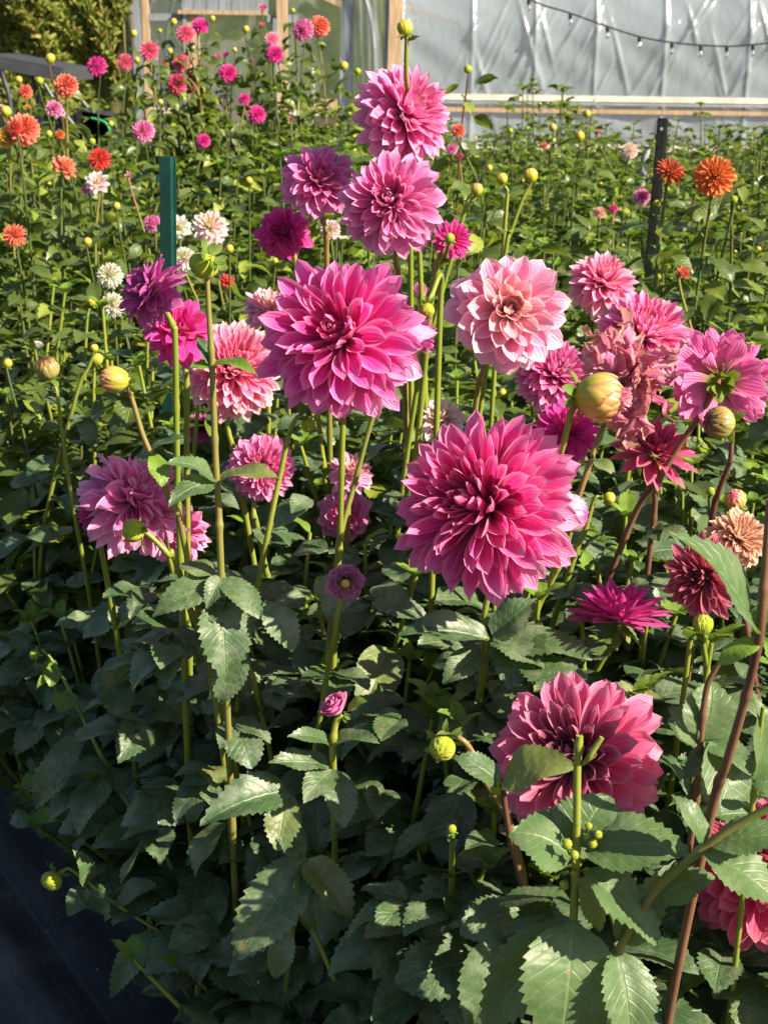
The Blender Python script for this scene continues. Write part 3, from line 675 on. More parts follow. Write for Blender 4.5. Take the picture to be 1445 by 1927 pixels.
# two metal stakes in the beds
MAT['post_green'] = plain('green_paint', (0.003, 0.032, 0.028), (0.006, 0.050, 0.042), 12.0, 0.35, 0.5)
MAT['post_black'] = plain('shaded_black_paint', (0.008, 0.010, 0.010), (0.015, 0.018, 0.018), 12.0, 0.35, 0.5)  # near black takes in the shade on the stake's visible side
MAT['bare'] = plain('hole_shine', (0.55, 0.55, 0.55), (0.7, 0.7, 0.7), 12.0, 0.3, 0.5, metal=0.6)  # pale disc colour stands for light shining in the stake's top hole
def stake(top_px, low_px, d, w, mat, label):
    a = P(*top_px, d); l = P(*low_px, d); v = nrm(l-a); b = a+v*(a[2]/-v[2])
    o = np.array([b[0], b[1], 0.0]); r = root('metal_stake', o, label, 'metal stake', 'metal stakes in the dahlia beds')
    z = -v; y = nrm(np.array([0.25, 1, 0])-z*np.dot([0.25, 1, 0], z)); x_ = np.cross(y, z); R = np.stack([x_, y, z], 1)
    L = np.linalg.norm(a-b); m = MB(); cc = (a+b)/2
    box(m, cc, (w, 0.004, L), R)
    for s in (-1, 1): box(m, cc+x_*s*(w/2-0.0015)+y*0.010+z*0, (0.003, 0.0165, L-0.002), R); box(m, cc+x_*s*(w/2+0.001)+y*0.020, (0.006, 0.003, L-.004), R)
    build(m, 'channel', MAT[mat], r, o, smooth=False)
    for k in range(12):
        if k % 2: continue
        zz = a-z*(0.05+0.055*k); m = MB(); box(m, zz-x_*(w/2+.003)-y*0.002, (0.006, 0.008, 0.014), R); build(m, 'lug', MAT[mat], r, o, smooth=False)
    for k in range(7 if mat == 'post_black' else 0):
        m = MB(); c0 = a-z*(0.028+0.045*k); tube(m, [c0-y*0.0022, c0-y*0.0034], 0.0045, 10, 2); build(m, 'hole', MAT['bare' if k == 0 else 'black_plastic'], r, o)
    return r
stake((311, 294), (316, 800), 3.3, 0.027, 'post_green', 'dark green channel stake with clips, taller than the white pompons beside it')
stake((1246, 222), (1217, 560), 3.9, 0.020, 'post_black', 'black channel stake leaning beside the orange pompon dahlias')
m = MB(); a = P(588, 128, 9.0); o = np.array([a[0], 9.0, 0]); tube(m, [(a[0], 9.0, 0), a], 0.012, 8); 
tag(build(m, 'garden_cane', plain('pale_cane', (.42, .40, .36), (.52, .5, .45)), None, o), 'thin pale cane standing among tall crimson dahlias before the greenhouse door', 'garden cane')
m = MB(); a = P(1218, 275, 8.0); b = P(1206, 350, 8.0); o = np.array([b[0], 8.0, 0]); tube(m, [(b[0], 8.0, 0), b, a], 0.02, 8); 
tag(build(m, 'garden_stake', plain('grey_stake', (.22, .23, .24), (.3, .31, .32)), None, o), 'short grey stake behind the black channel stake', 'garden stake')
#CUT2
# ------------------------------------------------------------------ the big dahlias: what stands where
# px, py, width px, distance, facing (right, up, towards us), petals' material, head shape, stalk (points as px, py, distance), its material, label
FORM = dict(n=150, phimax=118, dome=0.78, W=0.160, cup=1.15, e=0.58, bend_out=0.3, jit=1.9, rip=0.02)
FULL = dict(n=215, phimax=124, dome=0.84, W=0.140, cup=1.2, e=0.55, bend_out=0.3, jit=1.7, rip=0.018)
WIDE = dict(n=76, phimax=104, dome=0.52, W=0.215, cup=1.05, e=0.62, bend_out=0.25, jit=1.8, rip=0.02)
BALL = dict(n=120, phimax=128, dome=0.82, W=0.18, cup=1.0, e=0.66, bend_out=0.45, jit=2.0, rip=0.02)
SPIKE = dict(n=70, phimax=88, dome=0.55, W=0.13, cup=1.1, e=0.95, bend_out=0.2)
LOOSE = dict(n=80, phimax=112, dome=0.55, W=0.19, cup=0.7, e=0.75, bend_out=0.5, rip=0.05, jit=2.0)
HERO = [
 (642,634,302,2.00,(-.34,.26,1),'magenta',FORM,[(646,790,2.03),(640,1000,2.05),(634,1110,2.06)],'stem','huge magenta dahlia facing us between the tall bare bud stalk and the blush dahlia'),
 (908,950,345,1.82,(-.72,.26,1),'magenta',FULL,[(912,1150,1.88),(908,1260,1.90),(886,1400,1.92)],'stem','biggest bloom of all, deep magenta with paler rim and a closed bud behind its edge'),
 (957,584,228,2.25,(.03,.05,1),'blush',WIDE,[(905,710,2.3),(893,780,2.32)],'stem_red','wide open pale pink dahlia with a creamy yellow heart'),
 (736,380,190,2.35,(-.15,.1,1),'mauve',FORM,[(745,500,2.4),(752,560,2.42)],'stem_red','mauve pink dahlia facing us just under the two topmost blooms'),
 (600,338,140,2.50,(.25,.25,.9),'mauve',BALL,[(612,430,2.52),(615,500,2.55)],'stem_red','round mauve pink dahlia overlapping the mauve one that faces us'),
 (765,215,185,2.48,(.62,.25,.62),'pink',FULL,[(775,330,2.5),(790,500,2.52)],'stem','topmost large pink dahlia below a single yellow bud'),
 (534,437,100,2.65,(-.2,.1,1),'hot',BALL,[(560,520,2.66)],'stem','shaded deep pink ball dahlia beneath the round mauve one'),
 (850,452,84,2.35,(.25,.05,.9),'hot',SPIKE,[(822,500,2.38),(812,560,2.4)],'stem','small hot pink dahlia with a green bud in front of it'),
 (284,547,145,1.95,(-.62,.42,.55),'purple',LOOSE,[(330,650,1.97),(334,900,2.0),(338,1000,2.02)],'stem','purple magenta dahlia in profile beside the green stake'),
 (338,622,132,2.20,(.1,.4,.8),'hot',LOOSE,[(352,720,2.2),(352,880,2.22)],'stem','bright pink dahlia tucked behind the purple one in profile'),
 (438,692,182,2.35,(.25,.25,.85),'cream_pink',FULL,[(430,810,2.37),(450,900,2.38)],'stem','pink dahlia with cream tipped petals behind the tall bare bud stalk'),
 (508,582,105,2.55,(.1,.7,.5),'blush',LOOSE,[(505,680,2.56)],'stem','pale pink dahlia peeping out behind the shoulder of the huge magenta one'),
 (258,938,205,2.15,(.5,.5,.4),'pink',dict(LOOSE, n=150, rip=.10, phimax=125, W=.15, jit=3.0),[(300,1000,2.16),(330,1090,2.18)],'stem','ruffled pink dahlia turned away above the dark leaves beside the bare bud stalk'),
 (176,972,70,2.2,(-.5,.1,.7),'hot',LOOSE,[(185,1010,2.2),(200,1080,2.22)],'stem','small deep pink bloom tucked under the ruffled pink one'),
 (335,1000,125,2.28,(.3,.5,.7),'pink',dict(LOOSE, rip=.08),[(345,1060,2.28)],'stem','crumpled pink bloom low behind the slanting bud stalk'),
 (495,880,125,2.35,(.35,-.1,.9),'mauve',FULL,[(478,970,2.36),(488,1010,2.37)],'stem','pink dahlia low under the cream tipped one, crossed by green stems'),
 (660,890,90,2.45,(.1,.6,.6),'blush',LOOSE,[(655,980,2.46)],'stem','pale pink dahlia half hidden behind the stalks of the huge magenta bloom'),
 (650,968,105,2.50,(.2,-.1,.9),'mauve',WIDE,[(650,1060,2.5)],'stem','lowest soft pink dahlia behind the forked stalk under the huge magenta bloom'),
 (1135,530,130,2.70,(.2,.6,.7),'cream_pink',dict(BALL, e=.85),[(1120,620,2.7),(1100,720,2.7)],'stem','round dahlia with creamy pink top beside the wide open pale one'),
 (1213,628,180,2.50,(.12,.6,.7),'pink',FULL,[(1200,720,2.52),(1190,800,2.54)],'stem','soft pink dahlia rising behind the wilted flower'),
 (1046,702,145,2.38,(.1,.5,.75),'mauve',FULL,[(1040,800,2.38)],'stem','pink dahlia with pale outer petals behind the fat yellow green bud'),
 (1068,812,125,2.20,(.2,.1,.9),'hot',dict(FULL, n=90),[(1060,900,2.22)],'stem','hot pink dahlia between the biggest bloom and the fat bud'),
 (830,790,95,2.45,(-.2,.6,.6),'palepink',LOOSE,[(830,880,2.46)],'stem','whitish pink dahlia showing above the shoulder of the biggest bloom'),
 (1352,712,185,2.08,(.10,.22,-.85),'deep_back',dict(WIDE, n=120, phimax=116, W=.17, jit=3.0, rip=.06),[(1290,820,2.07),(1240,900,2.08),(1180,1000,2.12)],'stem_brown','pink dahlia seen from behind with its dark green calyx and arching stalk'),
 (1232,848,170,2.12,(.25,.62,.5),'raspberry',dict(SPIKE, n=62, phimax=105, W=.15, e=.85),[(1232,940,2.12),(1215,1100,2.14)],'stem_brown','raspberry dahlia with spiky drooping petals under the wilted flower'),
 (1322,1085,150,1.78,(-.5,.05,.8),'wine',dict(BALL, W=.14),[(1325,1180,1.78),(1328,1230,1.8)],'stem','fading wine red dahlia behind the large slanting leaf'),
 (1390,1012,112,1.86,(.2,.5,.7),'peach',FULL,[(1392,1100,1.88)],'stem_brown','peach dahlia with browning petals above the large slanting leaf'),
 (1165,1160,205,1.90,(.02,.95,.22),'hot',dict(SPIKE, W=.15, n=64, phimax=84),[(1155,1215,1.91),(1112,1280,1.93)],'stem','small hot pink star shaped dahlia opening upward beneath the biggest bloom'),
 (1082,1425,315,1.60,(-.42,.42,1),'coral',dict(FULL, n=150, W=.165, e=.5),[(1090,1600,1.66),(1085,1720,1.68)],'stem','large coral pink dahlia with a dark wine centre low in the bed'),
 (1440,1650,250,1.50,(-.1,.25,1),'raspberry',dict(BALL, W=.185, e=.5),[(1450,1790,1.55)],'stem','large raspberry and salmon dahlia cut by the picture edge, lowest in the bed'),
]
KEEP = [(h[0], h[1], h[2]*0.53, h[2]*0.55, h[3]) for h in HERO] + [
 (1180,725,125,115,2.0),(1122,745,65,55,1.83),(650,1090,45,38,1.9),(645,1322,45,38,1.75),(228,714,50,34,1.9),(388,500,48,42,1.9),(90,693,30,28,2.6),(832,1400,42,62,1.5),
 (106,1643,35,38,2.0),(60,1232,38,30,2.3),(1090,1600,50,60,1.35),(765,55,30,40,2.4),(1367,793,52,36,1.85),(1070,965,48,48,1.85),(800,635,45,35,2.0),(262,998,42,28,1.9),(1092,1430,50,60,1.4),(1055,1830,110,130,1.3),(1010,1610,60,80,1.38),(1190,1610,100,60,1.35),(600,1560,150,110,1.7),(530,1720,90,130,1.72)]
KE = np.array(KEEP)
def keep(pts):
    q = proj(pts); ok = q[:, 2] > 1.25
    for cx, cy, rx, ry, d in KE:
        ins = ((q[:, 0]-cx)/(rx+8))**2+((q[:, 1]-cy)/(ry+8))**2 < 1
        ok &= ~(ins & (pts[:, 1] < d-0.01))
    ok &= ~(q[:, 1] > 1535+q[:, 0]*1.34+14*np.sin(q[:, 0]*0.06))
    return ok

def ground_end(pts, spread=0.06):
    """carry a stalk down to the soil"""
    l = np.asarray(pts[-1], float); k = np.asarray(pts[-2], float); v = nrm(l-k)
    m1 = l+np.array([v[0]*0.25, v[1]*0.1+0.03, -0.3]) if l[2] > 0.35 else l*[1, 1, 0.5]
    m1[2] = min(m1[2], l[2]*0.6)
    b = m1+np.array([v[0]*0.12, spread, 0]); b[2] = 0.0
    return [*pts, m1, b]
def core_bud(cen, form):
    k = 0.15 if form.get('n', 0) > 100 else 0.09
    s = bud_mb(14, 1.5, 0, 1); s.B = [np.tile([0.02, 0.5, 0], (len(v), 1)) for v in s.V]
    merge(cen, xf(s, np.diag([k, k, k]), (0, 0, 0.10+k*0.9)))
def head(name, form, mat, pos, axis, R, parent, o, sep=True, lod=0, spin=None, label=None, back=0.12):
    outer, cen = bloom_meshes(lod=lod, **form)
    M_ = axis_matrix(axis, R, rng.uniform(0, 6.28) if spin is None else spin, np.asarray(pos)-o)
    b = link(name, outer.mesh(name, MAT[mat]), parent); b.matrix_local = M_
    if label: b['label'] = label
    if cen.n:
        core_bud(cen, form); link('centre', cen.mesh('centre', MAT[mat]), b)
    bs = mat == 'deep_back'
    if sep: link('sepals', sepal_mb(11 if bs else 7, 0.40 if bs else 0.30, 0.10 if bs else 0.085, 140 if bs else 128, 0.10, -0.10 if bs else -0.06).mesh('sepals', MAT['sepal']), b)
    return b
def px_scale(p): return np.linalg.norm(p-CAM)/FPX
GROUP = 'flowering dahlia stalks in the front bed'
hero_objs = []
for (cx, cy, w, d, fc, mat, form, stem, smat, label) in HERO:
    c = P(cx, cy, d); R = w*0.5*px_scale(c)*1.02; ax = facing(*fc)
    back = c-ax*R*0.18 if fc[2] > 0 else c+ax*R*(-0.12)
    sp = [P(*s) for s in stem]
    pts = ground_end([back, back*0.5+sp[0]*0.5-ax*R*0.22, *sp])
    o = pts[-1].copy(); r = root('flowering_dahlia', o, label, 'dahlia', GROUP)
    hero_objs.append(r)
    m = MB(); tube(m, pts, [0.0040, 0.0043, 0.0047, 0.0053, 0.006], 10, 120); build(m, 'stem', MAT[smat], r, o)
    head('bloom', form, mat, c-ax*R*0.12, ax, R, r, o)
    lv, pet = Leaves(), []
    zt = min(sp[0][2]-0.02, 1.08)
    shoot(lv, pet, pts, 0.25, max(zt-0.05, 0.5), 0.09, 0.22, 0.12, 1)
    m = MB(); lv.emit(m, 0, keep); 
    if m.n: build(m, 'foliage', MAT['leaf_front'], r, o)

# extra heads that need building by hand -------------------------------------------------
def stalk(label, pts, rad, smat='stem', cat='dahlia bud', name='budding_dahlia', group='bud stalks in the front bed', to_ground=True):
    pts = ground_end(pts) if to_ground else list(pts)
    o = np.array(pts[-1]); r = root(name, o, label, cat, group)
    m = MB(); tube(m, pts, np.array(rad)*.80, 10, 120); build(m, 'stem', MAT[smat], r, o)
    return r, o, pts
def put_bud(r, o, pos, axis, rad, mat='bud_yellow', el=1.15, n=22, open_=0.0, sep=6, seplen=0.8, sepmat='sepal', name='bud', sphi=100):
    b = link(name, bud_mb(n, el, open_).mesh(name, MAT[mat]), r)
    b.matrix_local = axis_matrix(axis, rad, rng.uniform(0, 6), np.asarray(pos)-o)
    if sep: link('sepals', sepal_mb(sep, seplen, 0.28, sphi, 0.35, -el*0.85, 0.7).mesh('sepals', MAT[sepmat]), b)
    return b
def leaf_obj(r, o, base, tip, width, normal=None, mat='leaf_big', tid=None, name='leaf', bend=True):
    """one large leaf, from the point base to the point tip"""
    base, tip = np.asarray(base), np.asarray(tip); d = tip-base; L = np.linalg.norm(d)
    nn = facing(0.25, 0.75, 0.65) if normal is None else np.asarray(normal)
    lv = Leaves(); lv.add(base, d/L, nn, L*1.12, width, tid); m = MB(); lv.emit(m, 0)
    return build(m, name, MAT[mat], r, o)
def lpx(r, o, b, t, wpx, mat='leaf_big', normal=None, tid=None):
    B, T = P(*b), P(*t)
    return leaf_obj(r, o, B, T, wpx*px_scale(B)*1.15, normal, mat, tid)
CARTS = facing
# 1 tall bare stalk with the nodding green bud
r, o, pts = stalk('tall bare stalk with a nodding green bud in front of the cream tipped pink dahlia', [P(384,488,1.9), P(389,510,1.9), P(394,600,1.9), P(400,700,1.9), P(406,860,1.9), P(412,960,1.9), P(416,1065,1.9)], [.0035,.0045,.0055,.006,.0065,.007], 'stem_red')
put_bud(r, o, P(384,498,1.89), facing(-.45,-.35,-.6), 27*px_scale(P(384,498,1.9)), 'bud_green', 0.85, 20, 0, 9, 0.95, sphi=112)
lpx(r, o, (400,690,1.9), (474,686,1.86), 30, 'leaf_young'); lpx(r, o, (398,690,1.9), (362,690,1.9), 26, 'leaf_young'); lpx(r, o, (398,688,1.9), (372,640,1.92), 26, 'leaf_front')
lpx(r, o, (408,905,1.9), (338,858,1.86), 42, 'leaf_big'); lpx(r, o, (408,908,1.9), (325,925,1.84), 44, 'leaf_front'); lpx(r, o, (410,905,1.9), (506,880,1.86), 44, 'leaf_big')
# 2 pink and yellow bud on the slanting stalk
r, o, pts = stalk('slanting stalk with a fat yellow and pink bud pointing sideways above the ruffled pink dahlia', [P(240,722,1.9), P(252,760,1.9), P(270,820,1.9), P(300,890,1.9), P(328,960,1.9), P(345,1010,1.92)], [.0038,.0045,.005,.0055,.006], 'stem_red')
put_bud(r, o, P(216,714,1.9), facing(-.95,.15,.2), 22*px_scale(P(216,714,1.9)), 'bud_pink', 1.3, 20, .12, 8, 1.1)
lpx(r, o, (285,848,1.9), (342,828,1.88), 30, 'leaf_big'); lpx(r, o, (288,852,1.9), (306,905,1.86), 34, 'leaf_young')
# 3 lime bud low at the fabric
r, o, pts = stalk('long low stalk with a lime yellow bud hanging over the black fabric', [P(118,1640,2.05), P(135,1637,2.05), P(190,1680,2.03), P(240,1715,2.02), P(300,1752,2.02), P(345,1775,2.08)], [.003,.0035,.004,.0045,.005])
put_bud(r, o, P(98,1658,2.05), facing(-.45,-.75,.3), 19*px_scale(P(98,1655,2.05)), 'bud_green', 0.85, 18, 0, 6, 1.2, 'leaf_young', sphi=110)
for b, t, w in (((165,1668,2.04),(160,1608,2.02),34),((170,1670,2.04),(128,1715,2.0),40),((165,1668,2.04),(204,1712,2.0),34),((215,1700,2.03),(280,1668,2.0),46),((295,1752,2.02),(205,1868,1.98),44)): lpx(r, o, b, t, w, 'leaf_front')
# 4 leafy tip on the long stalk at the far left
r, o, pts = stalk('leaning stalk ending in a bright yellow green leafy tip low beside the fabric', [P(80,1222,2.35), P(100,1245,2.34), P(135,1305,2.3), P(180,1400,2.25), P(235,1500,2.2), P(325,1635,2.15)], [.003,.004,.0048,.0052,.0055,.006])
put_bud(r, o, P(66,1232,2.35), facing(-.7,.1,.5), 9*px_scale(P(66,1232,2.35)), 'bud_green', 1.1, 14, 0, 7, 2.2, 'leaf_young', sphi=60)
for b, t, w in (((104,1250,2.34),(96,1285,2.3),26),((135,1305,2.3),(112,1335,2.25),40),((108,1258,2.34),(72,1290,2.3),16),((150,1385,2.25),(70,1515,2.2),52),((175,1420,2.25),(185,1480,2.2),44)): lpx(r, o, b, t, w, 'leaf_young' if w < 45 else 'leaf_front')
# 5 half open bud with yellow eye
r, o, pts = stalk('short stalk with a half open mauve bud showing a yellow eye', [P(646,1105,1.9), P(636,1150,1.9), P(628,1200,1.91), P(612,1290,1.93)], [.004,.0045,.005,.0055])
head('bloom', dict(n=46, phimax=92, dome=1.0, W=.22, cup=1.0, e=.6, bend_out=-1.5, core=0), 'bud_petal', P(650,1092,1.90), facing(.05,-.15,1), 50*px_scale(P(650,1090,1.9)), r, o)
put_bud(r, o, P(650,1098,1.87), facing(.05,-.1,1), 8*px_scale(P(650,1090,1.9)), 'bud_yellow', 0.5, 16, 0, 0, name='eye')
# 6 opening magenta bud
r, o, pts = stalk('leafy shoot with an opening magenta bud among the shaded leaves', [P(642,1345,1.78), P(632,1360,1.78), P(626,1410,1.78), P(628,1480,1.8)], [.005,.006,.0065,.007])
head('bloom', dict(n=34, phimax=62, dome=1.0, W=.30, cup=1.1, e=.6, bend_out=-.3, core=0.0), 'magenta', P(642,1342,1.78), facing(-.55,.65,.35), 44*px_scale(P(642,1330,1.78)), r, o)
lpx(r, o, (655,1335,1.78), (686,1318,1.77), 30, 'leaf_young')
for b, t, w in (((622,1400,1.78),(560,1375,1.74),34),((625,1400,1.78),(700,1385,1.75),34),((625,1450,1.78),(572,1500,1.72),50),((628,1450,1.78),(650,1545,1.72),58),((620,1440,1.79),(520,1440,1.74),44),((545,1488,1.77),(392,1528,1.70),74),((540,1492,1.77),(522,1590,1.72),58)): lpx(r, o, b, t, w, 'leaf_front')
# 7 fat bud yellow green, seen from the side
r, o, pts = stalk('thick stalk with a fat yellow green bud half hiding the wilted flower', [P(1082,756,1.85), P(1076,770,1.85), P(1058,840,1.86), P(1040,900,1.9), P(1010,1010,1.95)], [.005,.0055,.006,.006])
put_bud(r, o, P(1128,746,1.83), facing(.85,-.05,.3), 38*px_scale(P(1125,746,1.85)), 'bud_pink', 1.22, 26, 0.32, 9, 1.1, sphi=100)
head('petals', dict(n=26, phimax=24, dome=1.0, W=.14, cup=1.3, e=.7, bend_out=.25, core=0), 'cream_pink', P(1134,746,1.83), facing(.85,-.05,.3), 62*px_scale(P(1125,746,1.85)), r, o, sep=False)
r2, o2, pts2 = stalk('bare stalk slanting down from the wilted pink flower to the biggest bloom', [P(1170,720,2.02), P(1140,790,2.0), P(1110,870,1.98), P(1080,960,1.98), P(1040,1080,1.98), P(1000,1170,1.98)], [.005,.0055,.006,.0065], 'stem_red', 'dahlia', 'wilted_dahlia', GROUP)
# 8 wilted flower on it
head('bloom', dict(n=64, phimax=140, dome=.6, W=.13, cup=1.9, e=.5, bend_out=1.3, rip=.22, jit=6.0, core=0), 'faded', P(1178,705,2.0), facing(.25,.25,.8), 96*px_scale(P(1178,705,2.0)), r2, o2, label='wilted pink flower head with curled brown petals')
lv = Leaves()
for px, py, tx, ty, w in ((1165,700,1105,625,34),(1190,690,1180,612,40),(1210,700,1278,650,30),(1215,720,1285,712,26),(1205,735,1265,775,26),(1185,745,1188,838,52),(1170,745,1160,820,40),(1195,735,1215,815,36),(1150,690,1098,660,30),(1160,680,1150,622,34)):
    B, T = P(px, py, 1.97), P(tx, ty, 1.93); lv.add(B, T-B, facing(rng.normal(0, .8), rng.normal(0, .6), 1), np.linalg.norm(T-B)*1.1, w*px_scale(B)*.8)
m = MB(); lv.emit(m, 0); m.V = [v+0.006*np.sin(v[:, [1, 2, 0]]*260+v[:, [2, 0, 1]]*170) for v in m.V]; build(m, 'hanging_petal', MAT['faded'], r2, o2)
# 9 closed bud behind the biggest bloom, half bud behind the huge one
r, o, pts = stalk('closed mauve and cream bud against the rim of the biggest bloom', [P(1080,968,1.93), P(1062,1040,1.94), P(1030,1110,1.95), P(1000,1180,1.96)], [.0045,.005,.0055])
put_bud(r, o, P(1066,966,1.9), facing(.75,-.05,.45), 36*px_scale(P(1070,966,1.9)), 'bud_mauve', 1.15, 22, 0, 4, .4)
r, o, pts = stalk('half open purple bud poking out behind the huge magenta bloom', [P(770,638,2.08), P(740,690,2.1), P(700,790,2.1), P(670,900,2.1), P(640,1010,2.08), P(634,1060,2.08)], [.0045,.005,.0055,.006], 'stem_red')
head('bloom', dict(n=40, phimax=48, dome=1.0, W=.14, cup=1.3, e=.7, bend_out=-.2, core=0), 'purple', P(765,634,2.08), facing(.95,.06,.1), 62*px_scale(P(800,634,2.08)), r, o)
# 10 other small buds
SM = [ # bud px, py, radius px, d, axis, mat, stalk..., label, smat
 (90,693,24,2.7,(-.1,.8,.5),'bud_dark',[(108,740,2.7),(122,850,2.7),(140,960,2.7)],'small dark purple bud on a thin stalk among the sunlit leaves','stem'),
 (804,584,14,2.05,(.1,-.9,.3),'bud_green',[(812,555,2.06),(830,520,2.1),(826,640,2.12)],'nodding lime green bud between the huge magenta and the blush dahlias','stem'),
 (846,448,10,2.28,(.1,.5,.8),'bud_green',[(838,480,2.32),(818,530,2.36)],'little green bud held in front of the small hot pink dahlia','stem'),
 (762,52,15,2.40,(-.05,.95,.1),'bud_yellow',[(765,80,2.4),(764,150,2.42),(770,260,2.5)],'single yellow bud standing above the topmost pink dahlia','stem'),
 (998,330,14,2.8,(-.1,.9,.2),'bud_yellow',[(985,370,2.8),(960,440,2.8),(950,480,2.8)],'yellow bud on a thick stalk above the wide open pale dahlia','stem'),
 (944,336,11,2.85,(-.3,.85,.2),'bud_yellow',[(955,365,2.85),(950,420,2.85)],'smaller yellow bud beside the one above the wide open pale dahlia','stem'),
 (897,356,12,2.8,(.1,.9,.2),'bud_pink',[(890,378,2.8),(868,420,2.8)],'ochre bud above the small hot pink dahlia','stem'),
 (1352,795,32,1.85,(-.85,.1,.45),'bud_dark',[(1376,830,1.86),(1372,870,1.86),(1350,930,1.88),(1335,1000,1.9)],'striped dark bud on a maroon stalk under the dahlia seen from behind','stem_brown'),
 (1383,940,21,1.95,(-.3,.4,.8),'bud_pink',[(1370,975,1.97),(1360,1010,2.0)],'round cream bud above the peach dahlia','stem'),
 (1146,937,12,2.0,(.95,.1,.2),'bud_yellow',[(1118,940,2.0),(1100,1000,2.0),(1070,1080,2.0)],'tiny yellow bud in profile beside the biggest bloom','stem'),
 (251,998,24,1.92,(-.9,.1,.3),'bud_green',[(272,1000,1.92),(290,1015,1.92),(318,1045,1.92),(338,1078,1.94)],'flat green bud with leafy bracts in front of the ruffled pink dahlia','stem'),
 (832,1408,30,1.52,(-.3,-.4,.8),'bud_green',[(862,1388,1.53),(885,1410,1.53),(910,1465,1.55),(950,1530,1.56),(975,1610,1.58),(995,1720,1.6)],'green bud with star shaped bracts on a hooked stalk beside the coral dahlia','stem_red'),
 (937,1482,16,1.50,(-.1,.5,.8),'bud_green',[(945,1510,1.53),(960,1560,1.56)],'small green bud at the fork of the hooked stalk','stem_red'),
 (1322,1175,20,1.72,(0,.9,.3),'bud_green',[(1322,1210,1.73),(1330,1290,1.75),(1310,1400,1.78)],'cluster of green buds under the wine red dahlia','stem'),
 (178,655,8,3.0,(0,.9,.2),'bud_yellow',[(168,690,3.0),(140,760,3.0)],'tiny yellow bud on the thin stem just above the pale yellow opening bud','stem'),
 (183,676,12,3.1,(0,.9,.2),'bud_yellow',[(178,700,3.1),(178,830,3.1)],'pale yellow opening bud near the slanting fat bud','stem'),
 (172,567,10,3.6,(0,.5,.8),'bud_yellow',[(165,600,3.6),(160,720,3.6)],'greenish cream bud beside the two white pompons','stem'),
 (580,800,14,2.0,(.3,-.7,.3),'bud_green',[(560,785,2.0),(545,815,2.0),(528,890,2.0),(505,1000,2.0),(470,1190,2.02)],'drooping green bud on a leafy stalk under the huge magenta bloom','stem'),
 (850,1560,9,1.55,(0,.8,.4),'bud_green',[(850,1580,1.56),(850,1650,1.6)],'tiny green bud deep in the shaded leaves','stem'),
]
for (px, py, rp, d, ax, mat, st, label, sm) in SM:
    c = P(px, py, d); k = rp*px_scale(c); a = facing(*ax)
    base = c-a*k*1.1
    sp = [P(*s) for s in st]
    pts = ground_end([base, *sp])
    o = pts[-1].copy(); r = root('budding_dahlia', o, label, 'dahlia bud', 'bud stalks in the front bed')
    m = MB(); tube(m, pts, [.0028, .0036, .0044, .005, .0055], 8, 40); build(m, 'stem', MAT[sm], r, o)
    put_bud(r, o, c, a, k*(.8 if rp > 28 and mat == 'bud_green' else .92), mat, 0.95 if rp > 20 else 1.05, 18, 0, 7 if rp > 28 else 6, (1.9 if rp > 28 else 1.25) if mat == 'bud_green' else .9, 'leaf_young' if mat == 'bud_green' else 'sepal', sphi=84 if mat == 'bud_green' else 98)
    lv, pet = Leaves(), []
    for s in sp[:3]:
        for h in (0, 1):
            aa = rng.uniform(0, 3.14)+h*3.14
            if s[2] < 1.05 or rng.uniform() < .6: lv.add(s, np.array([math.cos(aa), math.sin(aa), rng.uniform(-.1, .6)]), UP+rng.normal(0, .2, 3), rng.uniform(.018, .035), rng.uniform(.010, .018))
    shoot(lv, pet, pts, 0.25, min(0.9, sp[-1][2]), 0.11, 0.20, 0.12, 1)
    m = MB(); lv.emit(m, 0, keep)
    if m.n: build(m, 'foliage', MAT['leaf_front'], r, o)

# the leafy shoots close to us at the lower right
r, o, pts = stalk('cut green stalk with curled side shoot standing before the coral dahlia, big leaves below', [P(1090,1384,1.38), P(1086,1440,1.38), P(1085,1520,1.38), P(1083,1610,1.38), P(1078,1740,1.38)], [.005,.0055,.006,.0065], 'stem', 'dahlia', 'leafy_dahlia', 'leafy shoots in the front bed')
m = MB(); tube(m, [P(1096,1438,1.38), P(1108,1425,1.37), P(1120,1405,1.37), P(1132,1388,1.37)], [.002,.0035,.0035,.003], 8, 16); build(m, 'side_shoot', MAT['stem'], r, o)
for b, t, w in (((1078,1735,1.37),(1050,1965,1.30),158),((1100,1600,1.37),(1278,1580,1.34),112),((1085,1590,1.38),(1128,1498,1.40),112),((1072,1612,1.37),(985,1545,1.37),120),((1095,1640,1.36),(1228,1755,1.33),84),
                 ((1085,1655,1.38),(1145,1745,1.37),70),((1060,1745,1.40),(905,1930,1.36),96)): lpx(r, o, b, t, w)
for k in range(12):
    a = P(1085+rng.normal(0, 26), 1600+rng.normal(0, 34), 1.36+rng.normal(0, .008)); put_bud(r, o, a, nrm(np.array([rng.normal(0, .5), -.4, .8])), rng.uniform(6, 10)*px_scale(a), 'bud_green', 1.1, 12, 0, 5, 1.6, 'leaf_young', sphi=50)
r, o, pts = stalk('thick maroon branch slanting through the corner with serrated leaves', [P(1470,1510,1.30), P(1400,1545,1.31), P(1330,1590,1.32), P(1230,1680,1.34), P(1165,1785,1.36), P(1130,1850,1.40)], [.005,.0058,.0062,.0065], 'stem_red', 'dahlia', 'leafy_dahlia', 'leafy shoots in the front bed')
for b, t, w in (((1160,1790,1.36),(1188,1960,1.30),92),((1170,1775,1.36),(1262,1640,1.36),62),((1320,1600,1.32),(1460,1690,1.28),88),((1335,1590,1.32),(1470,1570,1.30),70),((1325,1585,1.32),(1280,1500,1.33),46),((1240,1690,1.34),(1330,1640,1.34),60)): lpx(r, o, b, t, w)
